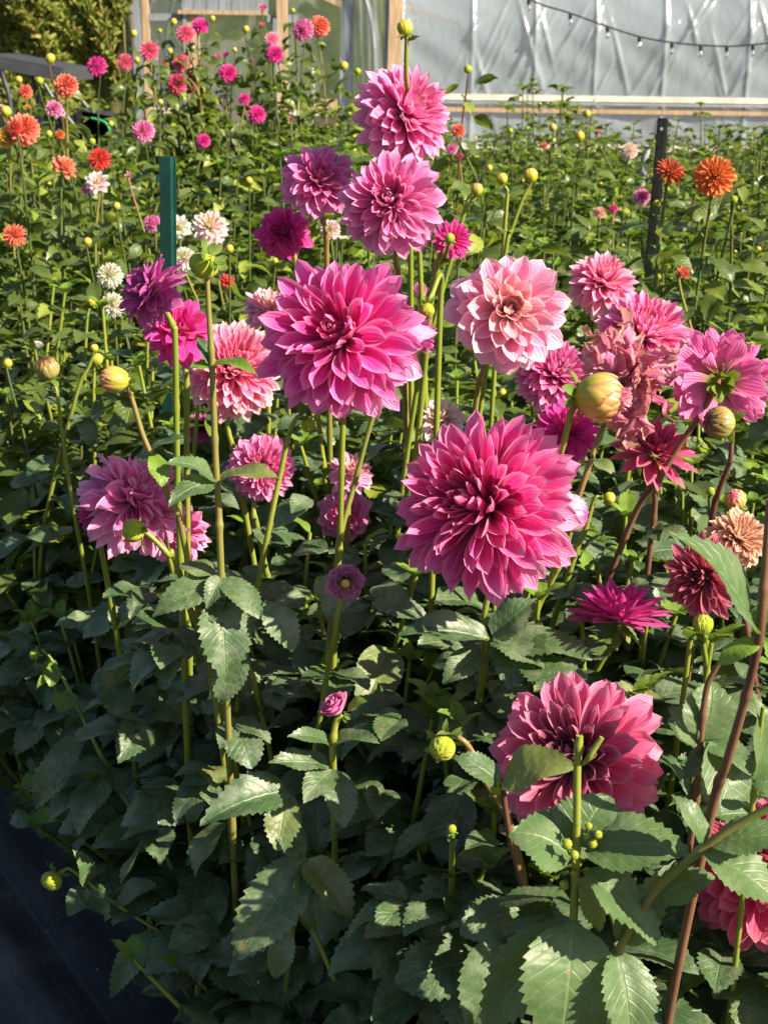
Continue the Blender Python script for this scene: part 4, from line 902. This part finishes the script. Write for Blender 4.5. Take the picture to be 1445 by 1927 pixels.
r, o, pts = stalk('tall maroon stalk at the picture edge with one large slanting leaf', [P(1448,940,1.30), P(1438,1080,1.30), P(1428,1200,1.30), P(1400,1320,1.32), P(1368,1430,1.34), P(1335,1540,1.37)], [.0048,.0055,.006,.0068,.007], 'stem_brown', 'dahlia', 'leafy_dahlia', 'leafy shoots in the front bed')
lpx(r, o, (1422,1195,1.30), (1298,1010,1.27), 96); lpx(r, o, (1432,1190,1.30), (1465,1120,1.3), 60); lpx(r, o, (1430,1210,1.30), (1350,1240,1.3), 40, 'leaf_young')
r, o, pts = stalk('maroon shoot with a broad heart of leaves beside the coral dahlia', [P(1375,1215,1.5), P(1345,1260,1.5), P(1328,1300,1.5), P(1318,1390,1.5), P(1310,1500,1.52), P(1290,1640,1.54)], [.003,.0045,.005,.0055,.006], 'stem_brown', 'dahlia', 'leafy_dahlia', 'leafy shoots in the front bed')
for b, t, w in (((1335,1395,1.49),(1388,1555,1.44),104),((1310,1400,1.5),(1270,1330,1.52),60),((1320,1390,1.5),(1345,1290,1.52),90),((1325,1395,1.5),(1410,1440,1.46),60),((1318,1400,1.5),(1330,1360,1.5),24)): lpx(r, o, b, t, w)
r, o, pts = stalk('upright shoot with fresh toothed leaves against the picture edge', [P(1435,1330,1.4), P(1422,1440,1.41), P(1412,1540,1.42)], [.003,.004,.005], 'stem', 'dahlia', 'leafy_dahlia', 'leafy shoots in the front bed')
for b, t, w in (((1420,1470,1.41),(1440,1330,1.4),56),((1415,1475,1.41),(1470,1480,1.4),40),((1412,1530,1.42),(1350,1540,1.4),50)): lpx(r, o, b, t, w)
r, o, pts = stalk('leaf on a hooked branch covering the lower rim of the coral dahlia', [P(946,1470,1.49), P(950,1520,1.5), P(965,1600,1.52), P(990,1700,1.55)], [.0045,.005,.0055], 'stem_brown', 'dahlia', 'leafy_dahlia', 'leafy shoots in the front bed')
lpx(r, o, (945,1470,1.49), (1058,1422,1.46), 92); lpx(r, o, (940,1475,1.5), (870,1420,1.5), 56, 'leaf_front')
# sunlit leaf clumps in the shaded middle
for lab, st, ls in (
 ('shoot with one pale sunlit serrated leaf hanging low in the shaded middle', [(572,1615,1.74),(560,1700,1.78),(550,1760,1.8)], (((570,1618,1.74),(460,1795,1.66),92),((575,1620,1.74),(660,1722,1.68),66),((572,1620,1.74),(600,1740,1.68),70),((530,1740,1.70),(528,1840,1.66),44),((575,1610,1.74),(520,1560,1.74),60))),
 ('shoot with two drooping leaves hanging under the tall bare bud stalk', [(416,1068,1.93),(440,1150,1.96),(470,1250,2.0)], (((414,1130,1.9),(425,1272,1.84),86),((500,1130,1.9),(548,1215,1.86),60),((410,1095,1.9),(296,1150,1.86),58),((418,1090,1.9),(486,1150,1.86),56),((405,1085,1.9),(345,1065,1.92),42),((452,1215,1.9),(415,1318,1.86),56),((418,1085,1.9),(390,1135,1.86),34))),
 ('shoot with dark purple green leaves spread beneath the biggest bloom', [(918,1200,1.86),(910,1280,1.9),(890,1380,1.92)], (((918,1205,1.86),(772,1178,1.82),62),((922,1212,1.86),(1096,1228,1.82),72),((930,1200,1.86),(1000,1130,1.86),60),((925,1205,1.86),(1010,1250,1.80),66),((905,1230,1.87),(840,1275,1.83),50),((922,1280,1.88),(940,1325,1.86),30))),
 ('shoot with a round dull leaf at the bottom of the bed', [(905,1790,1.55),(915,1850,1.58)], (((895,1812,1.55),(760,1835,1.5),104),((930,1760,1.52),(895,1940,1.46),84),((905,1795,1.55),(1000,1760,1.52),60))),
 ('shoot with a three part leaf whose tip catches the sun near the bottom', [(842,1698,1.66),(850,1760,1.7)], (((840,1698,1.66),(704,1740,1.6),74),((842,1695,1.66),(772,1632,1.66),54),((845,1700,1.66),(855,1780,1.6),52),((843,1694,1.66),(930,1660,1.64),56)))):
    r, o, pts = stalk(lab, [P(*s) for s in st], [.004, .005, .0055], 'stem', 'dahlia', 'leafy_dahlia', 'leafy shoots in the front bed')
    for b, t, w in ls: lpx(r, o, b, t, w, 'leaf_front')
# ------------------------------------------------------------------ leafy plants of the front bed
def canopy(x, y):
    s = sdist(x, y)
    return 0.30+0.62*min(max((s+0.05)/0.48, 0), 1)+(0.14*min(max((y-2.45)/0.3, 0), 1) if s > .3 else 0)
FB = [ # x, y, stalks, leaf size, label
 (-0.80,2.95,10,.20,'leafy dahlia plant at the far end of the fabric path edge'),
 (-0.50,2.62,11,.21,'leafy dahlia plant spilling over the fabric edge behind the lime bud'),
 (-0.22,2.18,12,.22,'leafy dahlia plant on the fabric edge with dull blue green leaves'),
 (-0.62,3.25,10,.20,'leafy dahlia plant under the small dark purple bud'),
 (-0.05,1.86,11,.21,'shaded dahlia plant in the lowest middle of the bed, leaves dark grey green'),
 (-0.30,2.85,11,.20,'leafy dahlia plant under the ruffled pink bloom'),
 (0.00,2.30,12,.21,'leafy dahlia plant at the foot of the huge magenta bloom'),
 (0.18,1.95,12,.21,'dark leaved dahlia plant at the foot of the biggest bloom'),
 (0.16,1.62,10,.20,'low dahlia plant close to us under the hooked bud stalk'),
 (0.38,1.80,12,.21,'leafy dahlia plant around the coral bloom'),
 (0.42,2.25,12,.20,'leafy dahlia plant under the small star shaped bloom'),
 (0.16,2.70,12,.19,'leafy dahlia plant behind the forked stalk'),
 (0.62,2.05,11,.20,'leafy dahlia plant beneath the wine red and peach blooms'),
 (0.55,1.55,10,.20,'leafy dahlia plant in the bottom corner under the maroon branch'),
 (0.66,2.65,12,.19,'leafy dahlia plant under the wilted flower'),
 (-0.10,3.15,12,.19,'leafy dahlia plant behind the cream tipped pink bloom'),
 (0.40,3.10,12,.19,'leafy dahlia plant under the wide open pale bloom'),
 (0.95,2.45,10,.20,'leafy dahlia plant at the bed edge under the dahlia seen from behind'),
 (0.95,1.85,12,.20,'tall leafy dahlia plant just outside the view that shades the bed'),
 (0.85,3.15,12,.19,'leafy dahlia plant under the orange pompon dahlias'),
 (-1.05,3.55,10,.19,'leafy dahlia plant where the path leaves the view'),
]
for (bx, by, ns_, size, label) in FB:
    o = np.array([bx, by, 0.0]); r = root('dahlia_plant', o, label, 'dahlia plant', 'leafy dahlia plants of the front bed')
    lv, pet, stm = Leaves(), [], MB()
    yl = Leaves()
    for k in range(ns_):
        a = rng.uniform(0, 6.28); sp = rng.uniform(0.05, 0.36)
        tx, ty = bx+math.cos(a)*sp, by+math.sin(a)*sp
        h = canopy(tx, ty)*rng.uniform(0.72, 1.03)
        if bx > 0.9: h *= 1.05
        line = [np.array([bx+math.cos(a)*.04, by+math.sin(a)*.04, 0]), np.array([bx+math.cos(a)*sp*.6, by+math.sin(a)*sp*.6, h*.5]), np.array([tx, ty, h])]
        c = spline(line, 24)
        top = c[keep(c)]
        if len(top) < 6: continue
        kk = int(np.argmin(keep(c))) if not keep(c).all() else len(c)
        line2 = [c[0], c[max(2, kk//2)], c[max(4, kk-1)]]
        tube(stm, line2, [.0065, .0055, .0035], 8, 16)
        shoot(lv, pet, line2, 0.12, 1.3, 0.085, size*1.05, size*0.62, 1, up=0.3)
        e = line2[-1]
        for q in range(4):
            aa = q*1.57+rng.normal(0, .2); yl.add(e, np.array([math.cos(aa), math.sin(aa), .7]), UP, rng.uniform(.03, .06), rng.uniform(.018, .03))
    far = by > 2.9
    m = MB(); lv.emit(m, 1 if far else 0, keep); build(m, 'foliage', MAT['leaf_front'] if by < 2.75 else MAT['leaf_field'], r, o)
    m = MB(); yl.emit(m, 1, keep)
    if m.n: build(m, 'young_foliage', MAT['leaf_young'], r, o)
    build(stm, 'stem', MAT['stem'], r, o)

# ------------------------------------------------------------------ rows of bushes behind
JN = 0.42; WR = 0.58
def bush_meshes(lod, ns_, h, size, lo=0.62, hi=1.16, spread=0.34):
    lv, yl, stm, pet = Leaves(), Leaves(), MB(), []
    tips = []
    for k in range(ns_):
        a = k*2.4+rng.normal(0, .3); sp = spread*math.sqrt((k+.5)/ns_)+rng.normal(0, .02)
        hh = h*rng.uniform(lo, hi)
        line = [np.array([math.cos(a)*.05, math.sin(a)*.05, 0]), np.array([math.cos(a)*sp*.7, math.sin(a)*sp*.7, hh*.5]), np.array([math.cos(a)*sp, math.sin(a)*sp, hh])]
        tube(stm, line, [.007, .005, .003], 6, 10)
        shoot(lv, pet, line, 0.3, 1.6, 0.09 if lod == 1 else 0.10, size, size*0.55, 1, up=0.6)
        e = line[-1]; tips.append(e)
        for q in range(5):
            aa = q*1.3; yl.add(e, np.array([math.cos(aa), math.sin(aa), .8]), UP, rng.uniform(.03, .06), rng.uniform(.016, .026))
    m = MB(); lv.emit(m, lod); y = MB(); yl.emit(y, lod)
    return m.mesh('foliage', MAT['leaf_field']), y.mesh('young_foliage', MAT['leaf_young']), stm.mesh('stem', MAT['stem_field']), tips
small_bud = bud_mb(12, 1.1, 0, 1).mesh('bud', MAT['bud_yellow']); small_bud_g = bud_mb(12, 1.0, 0, 1).mesh('bud', MAT['bud_green'])
small_sep = sepal_mb(6, 1.0, .3, 70, .3, -.9, .6).mesh('sepals', MAT['leaf_young'])
NEAR = [bush_meshes(1, 14, 1.05, .215) for _ in range(3)]
FAR = [bush_meshes(2, 22, 1.05, .17) for _ in range(4)]
TALL = [bush_meshes(2, 8, 1.36, .17, .78, 1.10, .30) for _ in range(3)]; TALLN = [bush_meshes(1, 7, 1.2, .19, .8, 1.08, .26) for _ in range(2)]
ORD = ['first', 'second', 'third', 'fourth', 'fifth', 'sixth', 'seventh', 'eighth', 'ninth', 'tenth', 'eleventh', 'twelfth', 'thirteenth', 'fourteenth', 'fifteenth', 'sixteenth', 'seventeenth', 'eighteenth', 'nineteenth', 'twentieth']
def bush_height(px, d):
    """how tall the beds stand: taller round the crimson row, lower before the long greenhouse"""
    return 1.12
BF = [ # px, py, width px, distance, facing, kind, material, label
 (350,63,38,7.5,(.1,.2,1),'spiky','crimson','rose red dahlia facing us before the greenhouse door, beside a deeper magenta one'),
 (378,49,34,7.6,(.6,.1,.6),'deco','hot','deep magenta dahlia high beside the rose red one before the greenhouse door'),
 (282,95,40,7.2,(.1,.1,1),'spiky','crimson','rose dahlia with orange heart before the tan door post'),
 (236,116,34,7.2,(0,.1,1),'spiky','crimson','round rose dahlia at the greenhouse corner'),
 (182,124,40,7.0,(-.3,.2,.8),'deco','hot','bright magenta dahlia in front of the hedge'),
 (313,123,20,7.4,(-.6,.2,.6),'half','red','small red orange dahlia half open beside the rose one with orange heart'),
 (340,118,34,7.5,(-.2,.2,.8),'deco','crimson','dark crimson dahlia, upper of the cluster of three before the door'),
 (352,106,26,7.7,(.2,.6,.6),'deco','mauve','pink dahlia on top of the dark crimson cluster before the door'),
 (333,157,40,7.4,(-.2,.1,1),'deco','raspberry','largest crimson dahlia, lowest in the cluster of three before the door'),
 (362,152,34,7.6,(.3,.1,.8),'deco','raspberry','crimson dahlia at the inner side of the cluster of three before the door'),
 (328,182,18,7.5,(-.3,-.2,.8),'deco','red','tiny red dahlia hanging under the crimson cluster'),
 (412,112,26,7.8,(-.3,.4,.8),'half','crimson','loose crimson dahlia among upright buds in the middle of the doorway'),
 (430,138,36,7.6,(.3,0,.9),'deco','hot','magenta dahlia low in the doorway'),
 (424,106,22,7.9,(.2,.6,.5),'half','hot','small magenta dahlia above the low one in the doorway'),
 (495,18,24,7.8,(.1,.5,.6),'half','crimson','highest crimson dahlia, touching the top of the doorway'),
 (493,50,18,7.8,(.1,.5,.6),'half','crimson','small crimson dahlia on the same upright as the highest one'),
 (513,74,32,7.6,(.1,.2,1),'spiky','cream_pink','cream and pink dahlia above a deep magenta one at the door post'),
 (517,102,34,7.5,(.3,-.2,.8),'deco','hot','deep magenta dahlia hanging under the cream and pink one'),
 (473,117,18,7.7,(-.1,.5,.6),'half','pink','small pink dahlia with yellow bud base in the doorway'),
 (570,57,42,7.6,(-.3,-.3,.9),'deco','mauve','pink dahlia with a mauve underside, one of two touching heads'),
 (601,49,42,7.8,(.2,.1,.9),'deco','salmon','salmon rose dahlia, the other of two touching heads'),
 (460,186,24,7.0,(0,.4,.8),'deco','hot','magenta dahlia above a curved one before the greenhouse sill'),
 (484,215,36,6.9,(.4,.1,.7),'deco','hot','curved magenta dahlia low before the greenhouse sill'),
 (270,247,44,6.2,(-.1,.1,1),'deco','mauve','pink dahlia with a yellow heart just above the green stake'),
 (383,265,28,6.2,(.1,.1,.9),'deco','hot','small hot pink dahlia over the dark leaves behind the mauve blooms'),
 (548,226,16,6.8,(0,.5,.6),'half','hot','tiny hot pink dahlia below the greenhouse sill board'),
 (125,160,46,5.2,(.1,.2,.9),'deco','salmon','salmon dahlia with shaded underside beneath the cart roof'),
 (48,172,28,5.6,(.1,.2,.9),'deco','salmon','small salmon dahlia beside the cart pillar'),
 (46,243,62,4.9,(.4,.1,.9),'deco','salmon','large coral dahlia crossed by a thin dark stem'),
 (28,240,30,4.7,(-.4,.1,.9),'deco','red','red dahlia touching the large coral one'),
 (12,258,40,4.9,(-.2,.2,.8),'deco','yellow','orange and yellow dahlia cut by the picture edge'),
 (54,207,24,5.0,(0,.7,.4),'half','yellow','golden yellow opening bloom on top of the large coral one'),
 (3,205,18,5.6,(0,.3,.8),'deco','palepink','pale bloom at the picture edge beside a yellow bud'),
 (103,204,34,5.6,(.3,.4,.7),'deco','mauve','mauve pink dahlia under the cart roof'),
 (124,222,20,5.4,(.2,.3,.7),'half','palepink','wisp of pale pink bloom under the mauve one'),
 (113,253,20,5.0,(0,.4,.8),'deco','orange','orange half open bloom, round as a button, beside the black seat'),
 (122,315,56,4.6,(.5,.5,.5),'open','salmon','coral daisy like dahlia leaning over the leaves'),
 (188,299,46,4.6,(.05,.1,1),'spiky','red','red orange dahlia with a golden heart'),
 (184,344,50,4.5,(0,.3,.9),'open','palepink','white and pink open dahlia under the red orange one'),
 (163,356,26,4.5,(-.5,.1,.6),'open','mauve','pink petals behind the white and pink open dahlia'),
 (243,333,18,4.6,(.2,.3,.8),'half','mauve','tiny lilac bloom near the green stake'),
 (28,443,48,4.0,(.1,.1,1),'spiky','salmon','orange dahlia low at the picture edge'),
 (337,430,52,4.1,(0,.1,1),'open','white','white dahlia with a yellow eye behind the green stake'),
 (395,428,72,4.0,(.1,.4,.9),'deco','palepink','blush white dahlia beside the white one with a yellow eye'),
 (287,420,36,4.2,(-.3,.2,.8),'deco','mauve','lilac pink dahlia mostly hidden by the green stake'),
 (207,518,50,3.8,(0,.2,1),'pom','white','upper white pompon dahlia by the green stake'),
 (213,573,48,3.7,(.05,.2,1),'pom','white','lower white pompon dahlia behind the purple bloom'),
 (346,487,48,3.9,(.1,.2,1),'pom','white','white pompon dahlia between the green stake and the nodding bud'),
 (428,530,36,4.0,(.5,.4,.5),'open','red','vivid orange open bloom behind the nodding green bud'),
 (378,805,60,2.9,(.1,.1,.9),'deco','purple','dull lilac dahlia deep in shade under the cream tipped pink one'),
 (622,432,40,3.2,(0,.1,.9),'deco','palepink','pale salmon dahlia behind the deep pink ball'),
 (1185,283,32,6.5,(.1,.2,.9),'pom','palepink','cream pink dahlia before the milky film near the black stake'),
 (1207,370,34,5.2,(.1,.2,.9),'deco','mauve','pink dahlia beside the black stake'),
 (862,245,28,5.0,(.2,.2,.8),'deco','salmon','coral dahlia behind the rim of the topmost pink bloom'),
 (866,296,16,5.2,(.1,.2,.8),'deco','hot','magenta fleck of a dahlia under the coral one behind the topmost bloom'),
 (850,280,22,5.2,(-.2,.2,.8),'deco','mauve','pink dahlia peeping out by the topmost bloom'),
 (1024,274,14,7.0,(.1,.2,.8),'deco','salmon','tiny coral dahlia under the base board of the long greenhouse'),
 (1124,252,16,7.0,(.1,.6,.6),'half','red','tiny dark red bloom close to the black stake'),
 (1154,392,18,4.8,(.1,.4,.8),'deco','hot','small magenta bloom low beside the black stake'),
 (1128,400,30,4.8,(.1,.7,.5),'deco','peach','peach bloom low beside the black stake'),
 (1345,331,78,3.3,(-.05,.1,1),'pom','orange','round bright orange pompon dahlia'),
 (1262,323,62,3.35,(.25,.45,.7),'spiky','rust','rust red dahlia beside the bright orange pompon'),
 (1283,518,44,3.2,(.1,.3,.8),'half','salmon','coral bloom low behind the black stake foot'),
 (1208,762,1,9,(0,1,0),'half','white',''),
 (790,545,30,3.0,(.2,.2,.8),'deco','mauve','lilac pink bloom behind the shoulder of the huge magenta one'),
 (72,655,34,3.4,(.3,.7,.2),'half','white','spent white bloom among the leaves'),
]
BB = [ # upright stalks with yellow buds standing over the rows: px, py, radius px, distance, label
 (252,63,7,7.4,'yellow bud above the greenhouse corner'),(95,110,10,6.0,'large yellow bud above the cart roof'),(327,41,7,7.6,'yellow bud beside the grey rail of the door'),(301,58,5,7.6,'tiny green bud before the clear side panel'),
 (320,96,6,7.5,'yellow bud between the two rose dahlias'),(258,113,6,7.3,'yellow bud touching the round rose dahlia'),(400,35,6,7.6,'yellow green bud beside the deep magenta dahlia before the door'),(463,55,7,7.8,'red tipped yellow bud in the upper doorway'),
 (442,94,5,7.7,'yellow bud in the middle of the doorway'),(551,20,5,7.8,'bud high before the grey rail end'),(647,124,9,7.2,'golden bud before the wide grey post'),(673,134,7,7.0,'green bud near the grey post and corner film'),(302,192,6,7.0,'yellow bud before the crimson cluster'),
 (12,210,11,5.4,'yellow bud at the picture edge above the coral dahlias'),(36,150,7,5.6,'yellow bud by the cart pillar'),(75,152,8,5.8,'pale green bud below the cart roof'),(93,252,7,5.2,'orange yellow bud near the black seat'),(209,233,6,6.4,'yellow bud over the green strap'),
 (174,266,7,5.4,'green bud before the black seat'),(880,130,9,5.0,'dark stemmed bud rising before the milky film'),(1040,240,8,6.4,'yellow bud under the hip board'),(1090,256,10,5.6,'ochre bud in a leafy tuft before the milky film'),(1104,214,8,6.2,'yellow bud in a tall leafy tuft before the hip board'),(960,246,6,6.6,'green bud tip in the row before the milky film'),
 (1378,335,9,3.4,'green bud beside the bright orange pompon'),(1380,375,8,3.4,'small bud just under the bright orange pompon'),(1235,383,8,3.4,'green bud below the rust red dahlia'),(327,454,8,4.2,'yellow bud by the white dahlia'),(432,468,9,3.8,'yellow bud beside the nodding green bud'),
 (15,684,10,3.2,'yellow green bud low at the picture edge'),(469,340,8,4.6,'yellow bud over the dark leaves beside the deep pink ball'),(220,388,8,4.4,'yellow bud beside the green stake'),(165,455,9,4.2,'yellow bud above the white pompons'),(920,316,7,5.0,'small ochre bud behind the pair of yellow buds'),
 (1238,520,9,3.4,'leafy green tip by the foot of the black stake'),(1235,880,9,2.6,'yellow green bud under the raspberry dahlia'),(1337,925,10,2.3,'tiny bud beside the round cream bud'),
]
LOOK = [(P(b[0], b[1]+b[2]*.4, b[3]), b[3], 'f') for b in BF if b[2] > 2]+[(P(b[0], b[1]+b[2], b[3]), b[3], 'b') for b in BB]+[(P(px_, py_, 12.5), 12.4, 'c') for px_, py_ in ((5,122),(30,128),(60,136),(90,144),(115,150),(160,228),(185,232),(205,250))]
row = 0; y = 3.45
while y < 15.0:
    step = 0.52 if y < 8 else 0.8
    hw = 0.285*y+0.35; nb = 0; xs_ = np.arange(-hw, hw+0.3, step)
    for x_ in xs_:
        X_, Y_ = x_+rng.normal(0, .06), y+rng.normal(0, .07)
        if sdist(X_, Y_) < 0.0: continue
        px = IW/2+FPX*X_/(Y_*1.02)
        near = Y_ < 5.6
        var = NEAR[rng.integers(0, 3)] if near else FAR[rng.integers(0, 4)]
        sc = rng.uniform(0.92, 1.08)
        if rng.uniform() < (.16 if near else .10): continue
        u_ = rng.uniform()
        if 6.3 < Y_ < 9 and 215 < px < 690 and u_ < .55: var = TALL[rng.integers(0, 3)]; sc = 1.06
        elif 5.0 < Y_ < 9 and u_ < (.5 if 800 < px < 1150 else .34): var = TALL[rng.integers(0, 3)]; sc = 1.0
        elif near and u_ < .22 and px < 1000: var = TALLN[rng.integers(0, 2)]
        hgt = 1.0 if Y_ < 4.0 else 1.12
        hgt *= rng.uniform(.93, 1.06)
        if Y_ > 5.5: hgt = 1.12*rng.uniform(.92, 1.06)
        if Y_ > 5.5 and px > 750: hgt = 0.98*rng.uniform(.90, 1.06)
        if Y_ > 9: hgt = 0.85
        if Y_ > 4.2 and px > 1100: hgt *= 0.94
        cap = 9.0
        for pf, df, _k in LOOK:      # a bush in front of a flower stays below it
            if Y_ < df+0.05 and abs(X_-pf[0]*Y_/df) < 0.36: cap = min(cap, CAMZ+(pf[2]-CAMZ)*Y_/df-0.02)
        if cap < 0.72: cap = 0.72
        mtop = max(float(t[2]) for t in var[3])+0.05
        if mtop*sc*hgt > cap:
            if mtop > 1.3 and mtop*sc*hgt > cap*1.15: var = FAR[rng.integers(0, 4)] if not near else NEAR[rng.integers(0, 3)]; mtop = max(float(t[2]) for t in var[3])+0.05
            hgt = min(hgt, cap/(mtop*sc))
        lab = 'leafy dahlia bush, %s from the path edge in the %s row back' % (ORD[min(nb, 19)], ORD[row])
        r = root('dahlia_bush', (X_, Y_, 0), lab, 'dahlia bush', 'dahlia bushes in the rows behind the front bed')
        r.rotation_euler = (0, 0, rng.uniform(0, 6.28)); r.scale = (sc, sc, sc*hgt)
        link('foliage', var[0], r); link('young_foliage', var[1], r); link('stem', var[2], r)
        for t in var[3]:
            if rng.uniform() < (0.16 if Y_ < 8.5 else 0.10):
                rr = rng.uniform(.007, .012); bb = link('bud', small_bud if rng.uniform() < .7 else small_bud_g, r)
                bb.matrix_local = Matrix.Translation([float(t[0]), float(t[1]), float(t[2]+.02)]) @ Matrix.Rotation(rng.uniform(-.5, .5), 4, 'X') @ Matrix.Diagonal((rr, rr, rr, 1))
                link('sepals', small_sep, bb)
        nb += 1
    y += step; row += 1

# ------------------------------------------------------------------ flowers of the rows behind
FM = {}
def shared_head(kind, mat):
    k = (kind, mat)
    if k not in FM:
        form = {'pom': dict(n=110, phimax=130, dome=.95, W=.13, cup=1.3, e=.5, bend_out=.4), 'deco': dict(n=80, phimax=112, dome=.7, W=.17, cup=1.0, e=.7, bend_out=.4),
                'spiky': dict(n=70, phimax=105, dome=.6, W=.11, cup=1.3, e=.95, bend_out=.3), 'open': dict(n=34, phimax=92, dome=.35, W=.20, cup=.6, e=.7, bend_out=.3),
                'half': dict(n=36, phimax=50, dome=1.0, W=.16, cup=1.2, e=.7, bend_out=-.1)}[kind]
        a, c = bloom_meshes(lod=1, core=.12, **form); core_bud(c, form)
        FM[k] = (a.mesh('bloom', MAT[mat]), c.mesh('centre', MAT['yellow'] if kind == 'open' else MAT[mat]), None)
    return FM[k]
BF = [b for b in BF if b[2] > 2]
for (px, py, w, d, fc, kind, mat, label) in BF:
    c = P(px, py, d); R = w*.5*px_scale(c); ax = facing(*fc)
    a, ce, _ = shared_head(kind, mat)
    lo = np.array([c[0]+rng.normal(0, .05), c[1]+rng.uniform(0.0, .12), max(0.55, c[2]-rng.uniform(.3, .5))]); b_ = c-ax*R*.2
    pts = [b_, b_-ax*R*.35-UP*R*.6, lo, np.array([lo[0], lo[1]+.05, 0.0])]
    o = pts[-1]; r = root('flowering_dahlia', o, label, 'dahlia', 'flowering dahlias in the rows behind')
    m = MB(); tube(m, pts, [.003, .0035, .0045, .006], 6, 24); build(m, 'stem', MAT['stem_red' if rng.uniform() < .4 else 'stem_field'], r, o)
    hb = link('bloom', a, r); hb.matrix_local = axis_matrix(ax, R, rng.uniform(0, 6), c-ax*R*.1-o)
    link('centre', ce, hb)
    lv = Leaves(); pet = []
    shoot(lv, pet, pts[::-1], 0.5, c[2]-.06, 0.075, 0.20, 0.11, 1 if d > 5.8 else 0)
    m = MB(); lv.emit(m, 1 if d < 6 else 2, keep)
    if m.n: build(m, 'foliage', MAT['leaf_field'], r, o)
for (px, py, rp, d, label) in BB:
    c = P(px, py, d); R = rp*px_scale(c)*0.85; ax = nrm(np.array([rng.normal(0, .3), -.2, 1.0]))
    lo = np.array([c[0]+rng.normal(0, .04), c[1]+rng.uniform(0.0, .1), max(0.6, c[2]-.4)])
    pts = [c-ax*R, c-UP*R*3, lo, np.array([lo[0], lo[1]+.05, 0.0])]
    o = pts[-1]; r = root('budding_dahlia', o, label, 'dahlia bud', 'bud stalks in the rows behind')
    m = MB(); tube(m, pts, [.0025, .003, .004, .005], 6, 24); build(m, 'stem', MAT['stem_brown' if px in (880, 95) else 'stem_field'], r, o)
    hb = link('bud', small_bud if 'yellow' in label or 'golden' in label or 'ochre' in label else small_bud_g, r); hb.matrix_local = axis_matrix(ax, R, rng.uniform(0, 6), c-o)
    link('sepals', small_sep, hb)
    lv = Leaves(); pet = []
    shoot(lv, pet, pts[::-1], 0.5, c[2]-.02, 0.065, 0.22, 0.12, 0)
    m = MB(); lv.emit(m, 1 if d < 6 else 2, keep)
    if m.n: build(m, 'foliage', MAT['leaf_field'], r, o)
